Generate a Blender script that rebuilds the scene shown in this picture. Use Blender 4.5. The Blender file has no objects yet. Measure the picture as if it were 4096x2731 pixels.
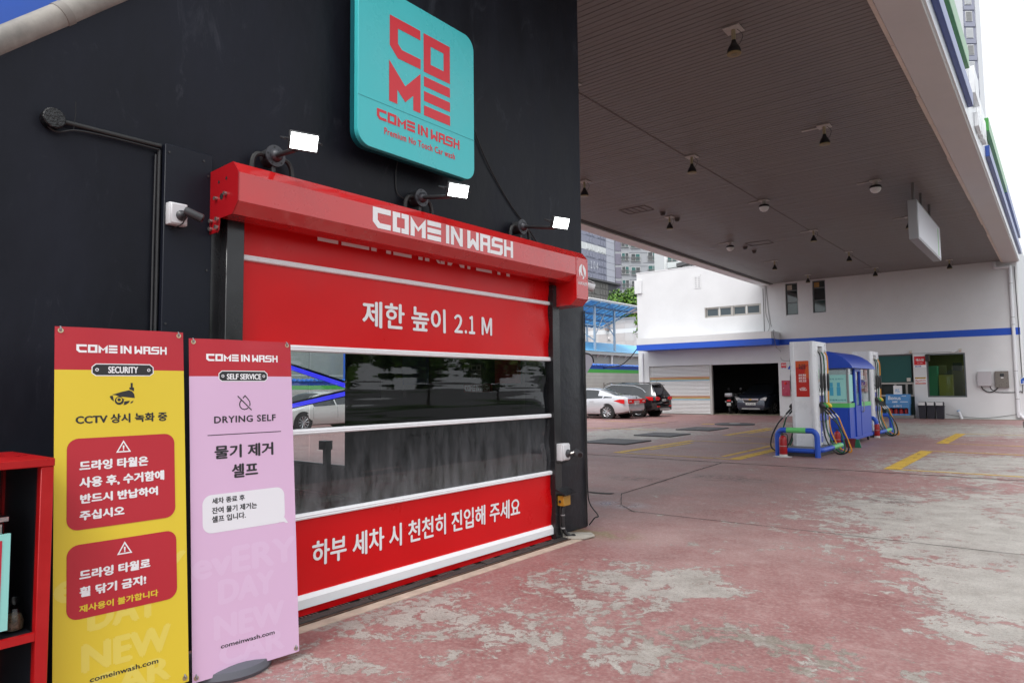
import bpy, bmesh, math, random
import numpy as np
from math import sin, cos, pi, radians, sqrt, hypot, atan2
from mathutils import Vector, Matrix
random.seed(7)
SC = bpy.context.scene
COL = SC.collection

# ------------------------------------------------------------------ camera
cam_d = bpy.data.cameras.new('camera'); cam = bpy.data.objects.new('camera', cam_d); COL.objects.link(cam)
cam_d.sensor_width = 36; cam_d.lens = 24.1215; cam_d.clip_start = 0.05; cam_d.clip_end = 2000
YAW, PIT, ROL = radians(-38.6727), radians(3.8173), radians(-0.6156)
fwd = Vector((sin(YAW)*cos(PIT), cos(YAW)*cos(PIT), sin(PIT)))
rgt = Vector((cos(YAW), -sin(YAW), 0)); upv = rgt.cross(fwd)
r2 = rgt*cos(ROL) + upv*sin(ROL); u2 = -rgt*sin(ROL) + upv*cos(ROL)
mw = Matrix((r2, u2, -fwd)).transposed().to_4x4(); mw.translation = (0, 0, 1.55)
cam.matrix_world = mw
SC.camera = cam

# ------------------------------------------------------------------ sky, sun, exposure (bright overcast day)
W = bpy.data.worlds.new('World'); SC.world = W; W.use_nodes = True
wn = W.node_tree.nodes; wl_ = W.node_tree.links
sky = wn.new('ShaderNodeTexSky'); sky.sky_type = 'NISHITA'; sky.sun_disc = False
SUN_EL, SUN_AZ = radians(55), radians(166)      # azimuth clockwise from +Y
sky.sun_elevation = SUN_EL; sky.sun_rotation = SUN_AZ
sky.air_density = 1.0; sky.dust_density = 8.0; sky.ozone_density = 1.0
hs = wn.new('ShaderNodeHueSaturation'); hs.inputs['Saturation'].default_value = 0.2
bg = wn['Background']; bg.inputs['Strength'].default_value = 0.15
wl_.new(sky.outputs[0], hs.inputs['Color']); 
ov = wn.new('ShaderNodeMix'); ov.data_type = 'RGBA'; ov.inputs[0].default_value = .7; ov.inputs[7].default_value = (7.75, 8.1, 8.5, 1)   # even cloud layer
wl_.new(hs.outputs[0], ov.inputs[6]); wl_.new(ov.outputs[2], bg.inputs['Color'])
sd = bpy.data.lights.new('sun', 'SUN'); sd.energy = .9; sd.angle = radians(20); sd.color = (1, .985, .965)
so = bpy.data.objects.new('sun', sd); COL.objects.link(so); so.location = (20, -20, 40)
sdir = Vector((sin(SUN_AZ)*cos(SUN_EL), cos(SUN_AZ)*cos(SUN_EL), sin(SUN_EL)))
so.rotation_euler = sdir.to_track_quat('Z', 'Y').to_euler()
SC.view_settings.view_transform = 'Standard'; SC.view_settings.look = 'None'
SC.view_settings.gamma = 1; SC.view_settings.use_curve_mapping = False
SC.view_settings.exposure = 0.4
SC.cycles.use_denoising = True
SC.cycles.max_bounces = 8; SC.cycles.diffuse_bounces = 4; SC.cycles.transparent_max_bounces = 12
SC.cycles.sample_clamp_indirect = 6; SC.cycles.caustics_reflective = False; SC.cycles.caustics_refractive = False

# ------------------------------------------------------------------ helpers
def srgb(r, g, b):
    f = lambda c: (c/255/12.92) if c/255 <= .04045 else ((c/255+.055)/1.055)**2.4
    return (f(r), f(g), f(b))
MATS = {}
def M(name, col=(.5, .5, .5), rough=.5, metal=0., var=0., vs=3., bump=0., bs=40., spec=.5, coat=0., alpha=None, emit=None, stretch=None, trans=0.):
    if name in MATS: return MATS[name]
    m = bpy.data.materials.new(name); m.use_nodes = True; MATS[name] = m
    n = m.node_tree.nodes; l = m.node_tree.links; p = n['Principled BSDF']
    p.inputs['Base Color'].default_value = (*col, 1); p.inputs['Roughness'].default_value = rough
    p.inputs['Metallic'].default_value = metal; p.inputs['Specular IOR Level'].default_value = spec
    p.inputs['Coat Weight'].default_value = coat
    if var or bump:
        tc = n.new('ShaderNodeTexCoord'); src = tc.outputs['Object']
        if stretch:
            mp = n.new('ShaderNodeMapping'); mp.inputs['Scale'].default_value = stretch
            l.new(src, mp.inputs[0]); src = mp.outputs[0]
    if var:
        nz = n.new('ShaderNodeTexNoise'); nz.inputs['Scale'].default_value = vs; nz.inputs['Detail'].default_value = 6; nz.inputs['Roughness'].default_value = .62
        l.new(src, nz.inputs['Vector'])
        mx = n.new('ShaderNodeMix'); mx.data_type = 'RGBA'
        mx.inputs[6].default_value = tuple(min(1, c*(1-var)) for c in col)+(1,); mx.inputs[7].default_value = tuple(min(1, c*(1+var)) for c in col)+(1,)
        mr = n.new('ShaderNodeMapRange'); mr.inputs[1].default_value = .3; mr.inputs[2].default_value = .7
        l.new(nz.outputs[0], mr.inputs[0]); l.new(mr.outputs[0], mx.inputs[0]); l.new(mx.outputs[2], p.inputs['Base Color'])
        ma = n.new('ShaderNodeMath'); ma.operation = 'MULTIPLY_ADD'; ma.inputs[1].default_value = .25; ma.inputs[2].default_value = rough-.12
        l.new(mr.outputs[0], ma.inputs[0]); l.new(ma.outputs[0], p.inputs['Roughness'])
    if bump:
        nb = n.new('ShaderNodeTexNoise'); nb.inputs['Scale'].default_value = bs; nb.inputs['Detail'].default_value = 4
        l.new(src, nb.inputs['Vector'])
        bp = n.new('ShaderNodeBump'); bp.inputs['Strength'].default_value = bump; bp.inputs['Distance'].default_value = .02
        l.new(nb.outputs[0], bp.inputs['Height']); l.new(bp.outputs[0], p.inputs['Normal'])
    if emit:
        p.inputs['Emission Color'].default_value = (*emit[0], 1); p.inputs['Emission Strength'].default_value = emit[1]
    if alpha is not None:
        o = n['Material Output']; tr = n.new('ShaderNodeBsdfTransparent'); ms = n.new('ShaderNodeMixShader'); ms.inputs[0].default_value = alpha
        l.new(tr.outputs[0], ms.inputs[1]); l.new(p.outputs[0], ms.inputs[2]); l.new(ms.outputs[0], o.inputs[0])
    return m
def glass(name, tint=(.9, .95, .95), ior=1.5, rough=.02, wav=0.):
    if name in MATS: return MATS[name]
    m = bpy.data.materials.new(name); m.use_nodes = True; MATS[name] = m
    n = m.node_tree.nodes; l = m.node_tree.links; n.remove(n['Principled BSDF']); o = n['Material Output']
    tr = n.new('ShaderNodeBsdfTransparent'); tr.inputs[0].default_value = (*tint, 1)
    gl = n.new('ShaderNodeBsdfGlossy'); gl.inputs['Roughness'].default_value = rough
    fr = n.new('ShaderNodeLayerWeight'); fr.inputs[0].default_value = .5; pw_ = n.new('ShaderNodeMath'); pw_.operation = 'POWER'; pw_.inputs[1].default_value = 5; l.new(fr.outputs['Facing'], pw_.inputs[0])
    sc_ = n.new('ShaderNodeMath'); sc_.operation = 'MULTIPLY_ADD'; f0 = ((ior-1)/(ior+1))**2*1.8; sc_.inputs[1].default_value = 1-f0; sc_.inputs[2].default_value = f0; l.new(pw_.outputs[0], sc_.inputs[0])
    ms = n.new('ShaderNodeMixShader'); l.new(sc_.outputs[0], ms.inputs[0]); l.new(tr.outputs[0], ms.inputs[1]); l.new(gl.outputs[0], ms.inputs[2]); l.new(ms.outputs[0], o.inputs[0])
    if wav:
        tc = n.new('ShaderNodeTexCoord'); mp = n.new('ShaderNodeMapping'); mp.inputs['Scale'].default_value = (1, .12, 3.5)
        nb = n.new('ShaderNodeTexNoise'); nb.inputs['Scale'].default_value = 2.2; nb.inputs['Detail'].default_value = 2
        b = n.new('ShaderNodeBump'); b.inputs['Strength'].default_value = wav; b.inputs['Distance'].default_value = .05
        l.new(tc.outputs['Object'], mp.inputs[0]); l.new(mp.outputs[0], nb.inputs['Vector']); l.new(nb.outputs[0], b.inputs['Height']); l.new(b.outputs[0], gl.inputs['Normal']); l.new(b.outputs[0], fr.inputs['Normal'])
    return m

class MB:
    def __init__(s): s.v = []; s.f = []
    def quad(s, a, b, c, d):
        i = len(s.v); s.v += [tuple(a), tuple(b), tuple(c), tuple(d)]; s.f.append((i, i+1, i+2, i+3)); return s
    def poly(s, pts):
        i = len(s.v); s.v += [tuple(p) for p in pts]; s.f.append(tuple(range(i, i+len(pts)))); return s
    def box(s, x0, y0, z0, x1, y1, z1):
        x0, x1 = min(x0, x1), max(x0, x1); y0, y1 = min(y0, y1), max(y0, y1); z0, z1 = min(z0, z1), max(z0, z1)
        i = len(s.v)
        s.v += [(x0, y0, z0), (x1, y0, z0), (x1, y1, z0), (x0, y1, z0), (x0, y0, z1), (x1, y0, z1), (x1, y1, z1), (x0, y1, z1)]
        s.f += [tuple(i+k for k in q) for q in ((3, 2, 1, 0), (4, 5, 6, 7), (0, 1, 5, 4), (1, 2, 6, 5), (2, 3, 7, 6), (3, 0, 4, 7))]
        return s
    def cbox(s, c, d): return s.box(c[0]-d[0]/2, c[1]-d[1]/2, c[2]-d[2]/2, c[0]+d[0]/2, c[1]+d[1]/2, c[2]+d[2]/2)
    def prism(s, poly, o, u, v, n, depth):          # polygon in (u,v) pushed along n
        o, u, v, n = (Vector(q) for q in (o, u, v, n)); i = len(s.v); k = len(poly)
        for dd in (0, depth):
            for a, b in poly: s.v.append(tuple(o+u*a+v*b+n*dd))
        s.f.append(tuple(range(i+k-1, i-1, -1))); s.f.append(tuple(range(i+k, i+2*k)))
        for j in range(k):
            s.f.append((i+j, i+(j+1) % k, i+k+(j+1) % k, i+k+j))
        return s
    def cyl(s, p0, p1, r0, r1=None, n=14, cap=True):
        p0, p1 = Vector(p0), Vector(p1); r1 = r0 if r1 is None else r1
        d = (p1-p0).normalized(); a = d.orthogonal().normalized(); b = d.cross(a); i = len(s.v)
        for p, r in ((p0, r0), (p1, r1)):
            for k in range(n):
                t = 2*pi*k/n; s.v.append(tuple(p+a*cos(t)*r+b*sin(t)*r))
        for k in range(n): s.f.append((i+k, i+(k+1) % n, i+n+(k+1) % n, i+n+k))
        if cap: s.f.append(tuple(range(i+n-1, i-1, -1))); s.f.append(tuple(range(i+n, i+2*n)))
        return s
    def tube(s, pts, r, n=8, closed=False):
        pts = [Vector(p) for p in pts]; i = len(s.v); a = None; k = len(pts)
        for j, p in enumerate(pts):
            d = (pts[min(j+1, k-1)]-pts[max(j-1, 0)]).normalized()
            if a is None: a = d.orthogonal().normalized()
            else: a = (a-d*a.dot(d)).normalized()
            b = d.cross(a); rr = r[j] if isinstance(r, (list, tuple)) else r
            for q in range(n): t = 2*pi*q/n; s.v.append(tuple(p+a*cos(t)*rr+b*sin(t)*rr))
        for j in range(k-1):
            for q in range(n): s.f.append((i+j*n+q, i+j*n+(q+1) % n, i+(j+1)*n+(q+1) % n, i+(j+1)*n+q))
        s.f.append(tuple(range(i+n-1, i-1, -1))); s.f.append(tuple(range(i+(k-1)*n, i+k*n)))
        return s
    def lathe(s, prof, o, axis=(0, 0, 1), n=20):    # prof: (radius, height)
        o, d = Vector(o), Vector(axis).normalized(); a = d.orthogonal().normalized(); b = d.cross(a); i = len(s.v); k = len(prof)
        for r, h in prof:
            for q in range(n): t = 2*pi*q/n; s.v.append(tuple(o+d*h+a*cos(t)*r+b*sin(t)*r))
        for j in range(k-1):
            for q in range(n): s.f.append((i+j*n+q, i+j*n+(q+1) % n, i+(j+1)*n+(q+1) % n, i+(j+1)*n+q))
        s.f.append(tuple(range(i+n-1, i-1, -1))); s.f.append(tuple(range(i+(k-1)*n, i+k*n)))
        return s
def smooth_path(pts, k=6):
    P = [Vector(p) for p in pts]; out = []
    for j in range(len(P)-1):
        a, b, c, d = P[max(j-1, 0)], P[j], P[j+1], P[min(j+2, len(P)-1)]
        for q in range(k):
            t = q/k; out.append(.5*((2*b)+(c-a)*t+(2*a-5*b+4*c-d)*t*t+(3*b-a-3*c+d)*t**3))
    out.append(P[-1]); return out
def woff(o):
    v = Vector((0, 0, 0))
    while o is not None: v += o.location; o = o.parent
    return v
def tag(o, label=None, cat=None, group=None, kind=None):
    if label: o['label'] = label
    if cat: o['category'] = cat
    if group: o['group'] = group
    if kind: o['kind'] = kind
    return o
def thing(name, label, cat, loc=(0, 0, 0), group=None):
    o = bpy.data.objects.new(name, None); COL.objects.link(o); o.location = loc; o.empty_display_size = .2
    return tag(o, label, cat, group)
def linkmesh(name, me, mat, parent=None, loc=None):
    o = bpy.data.objects.new(name, me); COL.objects.link(o); o.parent = parent
    if mat is not None and not me.materials: me.materials.append(mat)
    if loc: o.location = loc
    return o
def add(name, mb, mat, parent=None, bevel=0, sm=False, local=False, seg=1, ang=40):
    me = bpy.data.meshes.new(name); me.from_pydata(mb.v, [], mb.f)
    bm = bmesh.new(); bm.from_mesh(me)
    if parent is not None and not local:
        off = woff(parent); bmesh.ops.translate(bm, verts=bm.verts, vec=-off)
    bmesh.ops.recalc_face_normals(bm, faces=bm.faces)
    if bevel:
        es = [e for e in bm.edges if len(e.link_faces) == 2 and e.calc_face_angle(0) > .5]
        bmesh.ops.bevel(bm, geom=es, offset=bevel, segments=seg, affect='EDGES', profile=.5, clamp_overlap=True)
    bm.to_mesh(me); bm.free()
    if sm or bevel:
        me.shade_smooth(); me.set_sharp_from_angle(angle=radians(ang))
    return linkmesh(name, me, mat, parent)
def copy_tree(o, parent=None, loc=None, label=None):
    c = o.copy(); COL.objects.link(c); c.parent = parent
    if loc is not None: c.location = loc
    if label: c['label'] = label
    for ch in list(o.children): copy_tree(ch, c)
    return c
# flat print: lettering and polygons fitted into a box (u0,v0,u1,v1) of a frame (origin,u,v,n)
def _fitmesh(cu, name, mat, parent, frame, box, local, lift, fat=0.):
    t = bpy.data.objects.new('tmp', cu); COL.objects.link(t); bpy.context.view_layer.update()
    me = bpy.data.meshes.new_from_object(t); bpy.data.objects.remove(t)
    k = len(me.vertices); co = np.empty(k*3, 'f'); me.vertices.foreach_get('co', co); co = co.reshape(-1, 3)
    if box is not None:
        lo, hi = co.min(0), co.max(0); u0, v0, u1, v1 = box; u0 += fat; u1 -= fat; v0 += fat*.7; v1 -= fat*.7
        co[:, 0] = u0+(co[:, 0]-lo[0])/(hi[0]-lo[0])*(u1-u0); co[:, 1] = v0+(co[:, 1]-lo[1])/(hi[1]-lo[1])*(v1-v0)
    o, u, v, n = (np.array(q, 'f') for q in frame)
    out = o+co[:, :1]*u+co[:, 1:2]*v+(co[:, 2:3]+lift)*n
    if parent is not None and not local: out = out-np.array(woff(parent), 'f')
    me.vertices.foreach_set('co', out.astype('f').ravel()); me.update(); me.name = name
    me.materials.clear()
    if fat:     # heavier strokes: the same letters laid again a hair apart
        bm = bmesh.new(); bm.from_mesh(me); fs = list(bm.faces); U_, V_, N_ = (Vector(q) for q in frame[1:])
        for i, (a, b) in enumerate(((-1, 0), (1, 0), (0, -.7), (0, .7))):
            nv = {x: bm.verts.new(x.co+U_*fat*a+V_*fat*b+N_*.00012*(i+1)) for x in {v for f in fs for v in f.verts}}
            for f in fs: bm.faces.new([nv[x] for x in f.verts])
        bm.to_mesh(me); bm.free()
    bpy.data.curves.remove(cu)
    return linkmesh(name, me, mat, parent)
def text(body, mat, parent, frame, box, bold=0., name='lettering', local=False, lift=.0015, space=1., res=3, fat=0.):
    cu = bpy.data.curves.new('t', 'FONT'); cu.body = body; cu.offset = bold; cu.space_character = space; cu.resolution_u = res
    return _fitmesh(cu, name, mat, parent, frame, box, local, lift, fat)
def shape(polys, mat, parent, frame, box=None, name='emblem', local=False, lift=.0015):
    cu = bpy.data.curves.new('s', 'CURVE'); cu.dimensions = '2D'; cu.fill_mode = 'BOTH'
    for pl in polys:
        sp = cu.splines.new('POLY'); sp.points.add(len(pl)-1)
        for q, (a, b) in zip(sp.points, pl): q.co = (a, b, 0, 1)
        sp.use_cyclic_u = True
    return _fitmesh(cu, name, mat, parent, frame, box, local, lift)
def rrect(u0, v0, u1, v1, r, k=6):
    out = []
    for cx, cy, a0 in ((u1-r, v1-r, 0), (u0+r, v1-r, 90), (u0+r, v0+r, 180), (u1-r, v0+r, 270)):
        for j in range(k+1): a = radians(a0+90*j/k); out.append((cx+r*cos(a), cy+r*sin(a)))
    return out
def circ(cx, cy, r, n=20, a0=0, a1=360): return [(cx+r*cos(radians(a0+(a1-a0)*j/n)), cy+r*sin(radians(a0+(a1-a0)*j/n))) for j in range(n if a1-a0 == 360 else n+1)]
# angular wordmark, drawn glyph by glyph (unit height)
def wordmark(split=False):
    G = []; x = 0
    def put(w, *pl):
        nonlocal x
        for q in pl: G.append([(x+a, b) for a, b in q])
        x += w+.1
    put(.9, [(0, 1), (.9, 1), (.9, .74), (.24, .74), (.24, .4), (.36, .26), (.9, .26), (.9, 0), (.25, 0), (0, .28)])
    if split: put(.85, [(0, 0), (0, 1), (.4, 1), (.4, .76), (.22, .76), (.22, .25), (.4, .25), (.4, 0)], [(.46, 0), (.46, .25), (.63, .25), (.63, .76), (.46, .76), (.46, 1), (.85, 1), (.85, 0)])
    else: put(.85, [(0, 0), (0, 1), (.85, 1), (.85, 0)], [(.22, .25), (.22, .75), (.63, .75), (.63, .25)])
    put(.84, [(0, 0), (0, 1), (.42, .47), (.84, 1), (.84, 0), (.62, 0), (.62, .52), (.42, .27), (.22, .52), (.22, 0)])
    put(.8, *[[(0, a), (.8, a), (.8, a+.25), (0, a+.25)] for a in (0, .375, .75)]); x += .2
    put(.2, [(0, 0), (.2, 0), (.2, 1), (0, 1)])
    put(.75, [(0, 0), (0, 1), (.17, 1), (.56, .38), (.56, 1), (.75, 1), (.75, 0), (.58, 0), (.19, .62), (.19, 0)]); x += .2
    put(.76, [(0, 1), (0, 0), (.16, 0), (.37, .3), (.58, 0), (.76, 0), (.76, 1), (.58, 1), (.58, .42), (.37, .62), (.2, .42), (.2, 1)])
    put(.7, [(0, 0), (0, 1), (.7, 1), (.7, 0), (.5, 0), (.5, .38), (.2, .38), (.2, 0)], [(.2, .56), (.2, .8), (.5, .8), (.5, .56)])
    put(.8, [(.15, 1), (.8, 1), (.8, .8), (.25, .8), (.2, .74), (.2, .62), (.8, .62), (.8, .14), (.67, 0), (-.09, 0), (-.09, .2), (.55, .2), (.6, .26), (.6, .42), (0, .42), (0, .84)])
    put(.68, [(0, 0), (0, 1), (.18, 1), (.18, .62), (.5, .62), (.5, 1), (.68, 1), (.68, 0), (.5, 0), (.5, .42), (.18, .42), (.18, 0)])
    return G
XF = lambda x: ((x, 0, 0), (0, 1, 0), (0, 0, 1), (1, 0, 0))      # print on a face that looks to +x  (u = y, v = z)
YF = lambda y: ((0, y, 0), (1, 0, 0), (0, 0, 1), (0, -1, 0))     # print on a face that looks to -y  (u = x, v = z)

white_paint = M('white_paint', (.78, .78, .78), .55, var=.04, vs=2)
black_print = M('black_print', (.02, .02, .022), .5)
white_print = M('white_print', (.86, .86, .87), .45)
dark_metal = M('dark_metal', (.03, .03, .032), .45, var=.2, vs=8)
galv = M('galvanised_steel', (.42, .43, .44), .4, .7, var=.15, vs=10)
rubber = M('black_rubber', (.015, .015, .016), .45)
bolt_m = M('bolt_steel', (.45, .44, .42), .35, .9)
# ================================================================== the setting: ground
def ground_mat():
    m = bpy.data.materials.new('worn_red_painted_concrete'); m.use_nodes = True
    n = m.node_tree.nodes; l = m.node_tree.links; p = n['Principled BSDF']
    geo = n.new('ShaderNodeNewGeometry'); P = geo.outputs['Position']
    def noise(scale, detail=8, rough=.6, dist=0., vec=P):
        t = n.new('ShaderNodeTexNoise'); t.inputs['Scale'].default_value = scale; t.inputs['Detail'].default_value = detail; t.inputs['Roughness'].default_value = rough; t.inputs['Distortion'].default_value = dist
        l.new(vec, t.inputs['Vector']); return t.outputs[0]
    def math_(op, a, b=None, c=None):
        t = n.new('ShaderNodeMath'); t.operation = op
        for i, q in enumerate((a, b, c)):
            if q is None: continue
            if isinstance(q, (int, float)): t.inputs[i].default_value = q
            else: l.new(q, t.inputs[i])
        return t.outputs[0]
    def ramp(v, a, b):
        t = n.new('ShaderNodeMapRange'); t.inputs[1].default_value = a; t.inputs[2].default_value = b; l.new(v, t.inputs[0]); return t.outputs[0]
    def mix(f, a, b):
        t = n.new('ShaderNodeMix'); t.data_type = 'RGBA'
        for i, q in ((0, f), (6, a), (7, b)):
            if isinstance(q, tuple): t.inputs[i].default_value = (*q, 1)
            elif isinstance(q, (int, float)): t.inputs[i].default_value = q
            else: l.new(q, t.inputs[i])
        return t.outputs[2]
    def blob(x, y, rx, ry):
        mp = n.new('ShaderNodeMapping'); mp.inputs['Location'].default_value = (-x/rx, -y/ry, 0); mp.inputs['Scale'].default_value = (1/rx, 1/ry, 0)
        l.new(P, mp.inputs[0]); ln = n.new('ShaderNodeVectorMath'); ln.operation = 'LENGTH'; l.new(mp.outputs[0], ln.inputs[0])
        return ramp(ln.outputs['Value'], 1.25, .45)
    # where the paint has worn off
    blobs = [blob(-.6, 9.4, 2.5, 3.0), blob(-.4, 8.6, 1.9, 2.2), blob(-.2, 6.4, 1.2, 1.2), blob(-3.3, 3.5, .9, 1.0), blob(-2.9, 4.7, .8, .9), blob(-1.5, 4.12, .95, .5), blob(-2.2, 3.6, .7, .5), blob(-1, 15.5, 2.4, 3), blob(-4, 27, 6, 5), blob(-3.1, 2.3, .7, .5), blob(-11, 20, 2.5, 4), blob(-.35, 5.2, .5, .45), blob(-2.4,5.1,.5,.5)]
    tot = blobs[0]
    for i, b in enumerate(blobs[1:]): tot = math_('MAXIMUM', tot, math_('MULTIPLY', b, .62) if i+1 in (3, 4, 5, 6, 9) else math_('MULTIPLY', b, 1.2 if i < 2 else 1.))
    big = noise(.55, 3, .5); med = noise(2.3, 14, .72, .5); fin = noise(16, 9, .7)
    s = math_('ADD', math_('MULTIPLY', tot, .17), math_('MULTIPLY', big, .16))
    med2 = noise(6.8, 13, .7, .9); s = math_('ADD', s, math_('ADD', math_('MULTIPLY', med, .52), math_('MULTIPLY', med2, .52))); s = math_('ADD', s, math_('MULTIPLY', math_('SUBTRACT', fin, .5), .24)); s = math_('ADD', s, .014)
    spots = ramp(noise(11, 7, .7, .4), .655, .675); bare = math_('MAXIMUM', ramp(s, .715, .728), math_('MULTIPLY', spots, .8))
    edge = math_('MULTIPLY', ramp(s, .69, .715), math_('SUBTRACT', 1., bare))
    stain = noise(.9, 6, .6); grain = noise(120, 3, .6)
    red = mix(ramp(noise(1.3, 8, .65), .32, .68), srgb(136, 86, 84), srgb(162, 120, 117))
    red = mix(math_('MULTIPLY', ramp(noise(5, 10, .7), .5, .75), .55), red, srgb(192, 166, 160))
    dust = math_('MULTIPLY', math_('MAXIMUM', blob(-4.6, 10.5, 3.5, 4.5), blob(-7, 17, 6, 9)), ramp(noise(1.1, 8, .65), .3, .6)); red = mix(math_('MULTIPLY', dust, .75), red, srgb(142, 120, 117)); pale = math_('MULTIPLY', blob(-2.6, 6.4, 1.2, 1.2), ramp(noise(1.6, 8, .6), .35, .6)); red = mix(math_('MULTIPLY', pale, .6), red, srgb(178, 150, 146))
    red = mix(math_('MULTIPLY', blob(-3.9, 4.0, .9, 2.2), math_('MULTIPLY', ramp(med, .4, .6), .55)), red, srgb(152, 70, 72))
    grey = mix(ramp(noise(3.3, 9, .7), .3, .7), srgb(148, 143, 135), srgb(188, 184, 177))
    pits = ramp(noise(55, 6, .8), .56, .66)
    grey = mix(math_('MULTIPLY', pits, .7), grey, srgb(100, 95, 88))
    olive = math_('MULTIPLY', blob(-1.45, 4.12, .95, .6), ramp(noise(6, 8, .7), .38, .55))
    grey = mix(math_('MULTIPLY', olive, .8), grey, srgb(120, 112, 98))
    c = mix(bare, mix(math_('MULTIPLY', edge, .3), red, srgb(205, 180, 172)), grey)
    grime = math_('MULTIPLY', ramp(stain, .52, .75), .28)
    c = mix(grime, c, srgb(95, 80, 76))
    oil = math_('MULTIPLY', math_('MAXIMUM', math_('MAXIMUM', blob(-4.5, 11.3, .8, .45), blob(-5.6, 10.4, .6, .35)), math_('MAXIMUM', blob(-1.83, 10.3, .3, .3), math_('MAXIMUM', blob(-1.2, 12.05, .3, .25), blob(-3.63, 13.2, .6, .3)))), ramp(noise(7, 8, .75), .42, .62))
    c = mix(math_('MULTIPLY', oil, .8), c, srgb(48, 42, 42))
    pud = math_('MULTIPLY', blob(-4.62, 8.0, .42, .3), ramp(noise(2.5, 5, .6), .35, .5))
    c = mix(math_('MULTIPLY', pud, .55), c, srgb(96, 66, 66))
    moss = math_('MULTIPLY', blob(-3.95, 6.3, .5, .3), ramp(noise(5, 6, .6), .42, .58))
    c = mix(math_('MULTIPLY', moss, .7), c, srgb(128, 118, 72))
    c = mix(math_('MULTIPLY', ramp(noise(30, 9, .78), .47, .7), .42), c, srgb(204, 190, 184)); c = mix(math_('MULTIPLY', ramp(noise(47, 8, .8), .5, .68), .42), c, srgb(84, 66, 63)); dk = math_('MULTIPLY', ramp(grain, .48, .72), .5); c = mix(dk, c, srgb(110, 95, 90))
    rim = math_('MULTIPLY', ramp(s, .708, .716), math_('SUBTRACT', 1., ramp(s, .722, .734))); c = mix(math_('MULTIPLY', rim, .55), c, srgb(92, 74, 70))
    l.new(c, p.inputs['Base Color'])
    rg = math_('ADD', math_('MULTIPLY', fin, .3), .4); rg = math_('SUBTRACT', rg, math_('MULTIPLY', pud, .35)); l.new(rg, p.inputs['Roughness'])
    b = n.new('ShaderNodeBump'); b.inputs['Strength'].default_value = .5; b.inputs['Distance'].default_value = .012
    h = math_('ADD', math_('MULTIPLY', bare, -.35), math_('MULTIPLY', math_('MULTIPLY', grain, bare), .5)); h = math_('ADD', h, math_('MULTIPLY', fin, .25))
    l.new(h, b.inputs['Height']); l.new(b.outputs[0], p.inputs['Normal'])
    return m
far_ground = tag(add('ground', MB().quad((-500, -500, -.012), (500, -500, -.012), (500, 700, -.012), (-500, 700, -.012)), M('asphalt', (.1, .1, .1), .8, var=.25, vs=.8)), kind='structure')
fore = MB()
for x0, x1, y0, y1 in ((-30, 1.7, -14, 60),):
    nx, ny = 8, 16
    for i in range(nx):
        for j in range(ny):
            a, b = x0+(x1-x0)*i/nx, x0+(x1-x0)*(i+1)/nx; c, d = y0+(y1-y0)*j/ny, y0+(y1-y0)*(j+1)/ny
            fore.quad((a, c, 0), (b, c, 0), (b, d, 0), (a, d, 0))
forecourt = tag(add('pavement', fore, ground_mat()), kind='structure')
joint_m = M('joint_sealant', (.035, .032, .03), .8)
def joint(pts, w, z=.004):
    mb = MB(); P = []
    for a, b in zip(pts[:-1], pts[1:]):
        k = max(2, int(hypot(b[0]-a[0], b[1]-a[1])/.12))
        P += [(a[0]+(b[0]-a[0])*t/k, a[1]+(b[1]-a[1])*t/k) for t in range(k)]
    P.append(pts[-1]); L = []
    for i, p in enumerate(P):
        a, b = P[max(i-1, 0)], P[min(i+1, len(P)-1)]; d = hypot(b[0]-a[0], b[1]-a[1]); nx_, ny_ = -(b[1]-a[1])/d, (b[0]-a[0])/d
        ww = w*random.uniform(.55, 1.2)/2; s = random.uniform(-.25, .25)*w; L.append(((p[0]+nx_*(ww+s), p[1]+ny_*(ww+s), z), (p[0]-nx_*(ww-s), p[1]-ny_*(ww-s), z)))
    for a, b in zip(L[:-1], L[1:]): mb.quad(a[0], a[1], b[1], b[0])
    add('expansion_joint', mb, joint_m, forecourt)
joint([(-15.5, 13.42), (2.5, 13.5)], .05); joint([(-4.3, 7.66), (2.6, 7.82)], .016); joint([(-5.05, 8.8), (-5.3, 12), (-5.4, 13.4)], .03)
joint([(-5.05, 8.8), (-4.6, 8.0), (-4.2, 7.62)], .012); joint([(-12.7, 21), (-13.1, 27.8)], .07); joint([(-16, 24.7), (-13.1, 24.75)], .03)
joint([(-9, 29.4), (2.8, 29.0)], .05); joint([(-1.1, 28.9), (-1.3, 34)], .04); joint([(-6.9, 8.55), (-5.15, 8.72)], .12)
def worn_yellow():
    m = M('worn_yellow_line', srgb(200, 162, 58), .6, var=.18, vs=4); n = m.node_tree.nodes; l = m.node_tree.links; o = n['Material Output']
    tc = n.new('ShaderNodeNewGeometry'); nz = n.new('ShaderNodeTexNoise'); nz.inputs['Scale'].default_value = 5; nz.inputs['Detail'].default_value = 9; nz.inputs['Roughness'].default_value = .7
    mr = n.new('ShaderNodeMapRange'); mr.inputs[1].default_value = .37; mr.inputs[2].default_value = .43
    l.new(tc.outputs['Position'], nz.inputs['Vector']); l.new(nz.outputs[0], mr.inputs[0])
    tr = n.new('ShaderNodeBsdfTransparent'); ms = n.new('ShaderNodeMixShader'); l.new(mr.outputs[0], ms.inputs[0]); l.new(tr.outputs[0], ms.inputs[1]); l.new(n['Principled BSDF'].outputs[0], ms.inputs[2]); l.new(ms.outputs[0], o.inputs[0])
    return m
yel = worn_yellow()
def yline(x0, y0, x1, y1): add('painted_line', MB().quad((x0, y0, .004), (x1, y0, .004), (x1, y1, .004), (x0, y1, .004)), yel, forecourt)
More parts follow.
